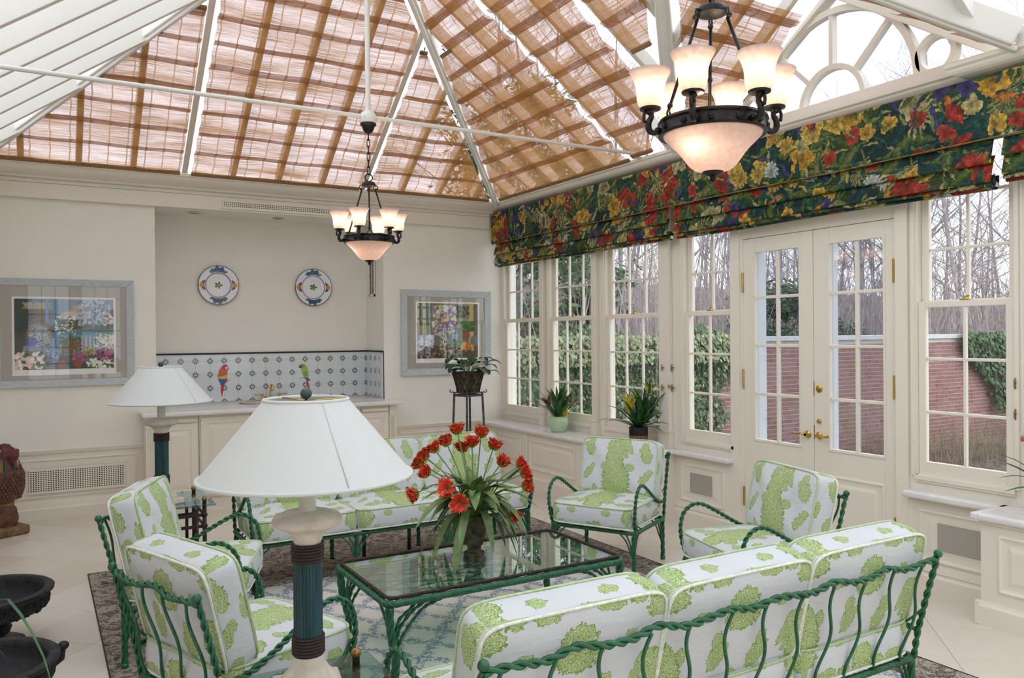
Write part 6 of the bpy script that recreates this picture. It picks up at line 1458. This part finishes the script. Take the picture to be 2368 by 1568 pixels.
def place_tree(k, x, y, s, rz):
    tr, tw, nm, lb, m_ = protos[k]
    if k not in made:
        t = thing(nm, lb, 'tree', group='bare winter trees'); tr.build('trunk', m_, t, smooth=True); o = tw.build('twigs', m_, t); o['kind'] = 'stuff'; made[k] = t
    else: t = copy_tree(made[k])
    t.location = (x, y, hz(x, y)); t.rotation_euler = (0, 0, rz); t.scale = (s, s, s*r_.uniform(.9, 1.1))
for i in range(105):
    an = R(28+37*((i*.618) % 1)); d = 23+30*((i*.381+.1*(i % 5)) % 1); x, y = d*math.sin(an), d*math.cos(an)
    if y < WY+2.5: y = WY+2.5+r_.random()*4
    place_tree((0, 1, 3, 0, 2, 3, 1)[i % 7], x, y, r_.uniform(.55, .95), r_.uniform(0, 6.28))
mb = MB()
for _ in range(5200):
    an = R(r_.uniform(27, 66)); d = 13+34*r_.random()**.8; x, y = d*math.sin(an), max(d*math.cos(an), WY+1.0+3*r_.random()); h = r_.uniform(.8, 2.2)+r_.random()**3*3.2; b = Vector((x, y, hz(x, y))); a = r_.uniform(0, 6.28); k = h*r_.uniform(.05, .35)
    mb.tube([b, b+Vector((k*.4*math.cos(a), k*.4*math.sin(a), h*.55)), b+Vector((k*math.cos(a), k*math.sin(a), h))], [.012+.003*h, .008+.002*h, .003], 3, caps=False)
    if r_.random() < .6:
        a += 2; c0 = b+Vector((0, 0, h*.4)); mb.tube([c0, c0+Vector((h*.2*math.cos(a), h*.2*math.sin(a), h*.25))], [.007, .003], 3, caps=False)
o = mb.build('undergrowth', 'barkred'); tag(o, 'leafless winter undergrowth on the hillside beyond the garden wall', 'undergrowth', kind='stuff')
# evergreens
def leafy(name, label, mat, x, y, z, rx, rz, n, seed, size, trunk=None, cone=False):
    t = thing(name, label, 'shrub' if not cone else 'tree', (x, y, z)); q = random.Random(seed); vs = []; fs = []
    cl = [(q.uniform(0, 6.28), q.random()**.5, q.random()) for _ in range(46)]
    for _ in range(n):
        a, rr, hh = cl[q.randrange(46)]; w_ = (1-.85*hh) if cone else math.sin(PI*min(hh*.8+.18, 1))**.6
        c = Vector((rx*w_*rr*math.cos(a), rx*w_*rr*math.sin(a), rz*hh))+Vector((q.gauss(0, 1), q.gauss(0, 1), q.gauss(0, .8)))*rx*.13
        d = Vector((q.gauss(0, 1), q.gauss(0, 1), q.gauss(-.3, .6))).normalized(); s = d.orthogonal().normalized(); s = (s+d.cross(s)*q.uniform(-1, 1)).normalized(); L = q.uniform(*size); b = len(vs)
        vs += [c, c+d*L*.5+s*L*.17, c+d*L, c+d*L*.5-s*L*.17]; fs.append((b, b+1, b+2, b+3))
    o = MB().add(vs, fs).build('foliage', mat, t); o['kind'] = 'stuff'
    mb = MB()
    for k in range(7): a = k*.9; mb.tube([(0, 0, 0), (rx*.2*math.cos(a), rx*.2*math.sin(a), rz*.4), (rx*.45*math.cos(a), rx*.45*math.sin(a), rz*.8)], [.05, .03, .012], 5)
    mb.build('branches', 'bark', t, smooth=True)
    return t
leafy('rhododendron', 'broad-leaved evergreen shrub behind the wall seen through the glazed doors', 'rhodo', 12.9, 11.25, GZ+.4, 1.25, 2.9, 5200, 3, (.10, .20)); leafy('rhododendron', 'smaller evergreen shrub behind the wall next to the broad-leaved one', 'rhodo', 14.9, 11.4, GZ+.4, 1.0, 2.2, 3600, 4, (.10, .18))
leafy('evergreen_tree', 'feathery evergreen tree beyond the wall seen through the corner sash window', 'evergreen', 8.1, 13.6, hz(8.1, 13.6), 1.8, 6.6, 9000, 5, (.12, .3), cone=False); leafy('evergreen_tree', 'pale green conifer bough beyond the wall between two sash windows', 'evergreen', 11.3, 15.8, hz(11.3, 15.8)+2.6, 1.5, 3.2, 4200, 6, (.12, .3))
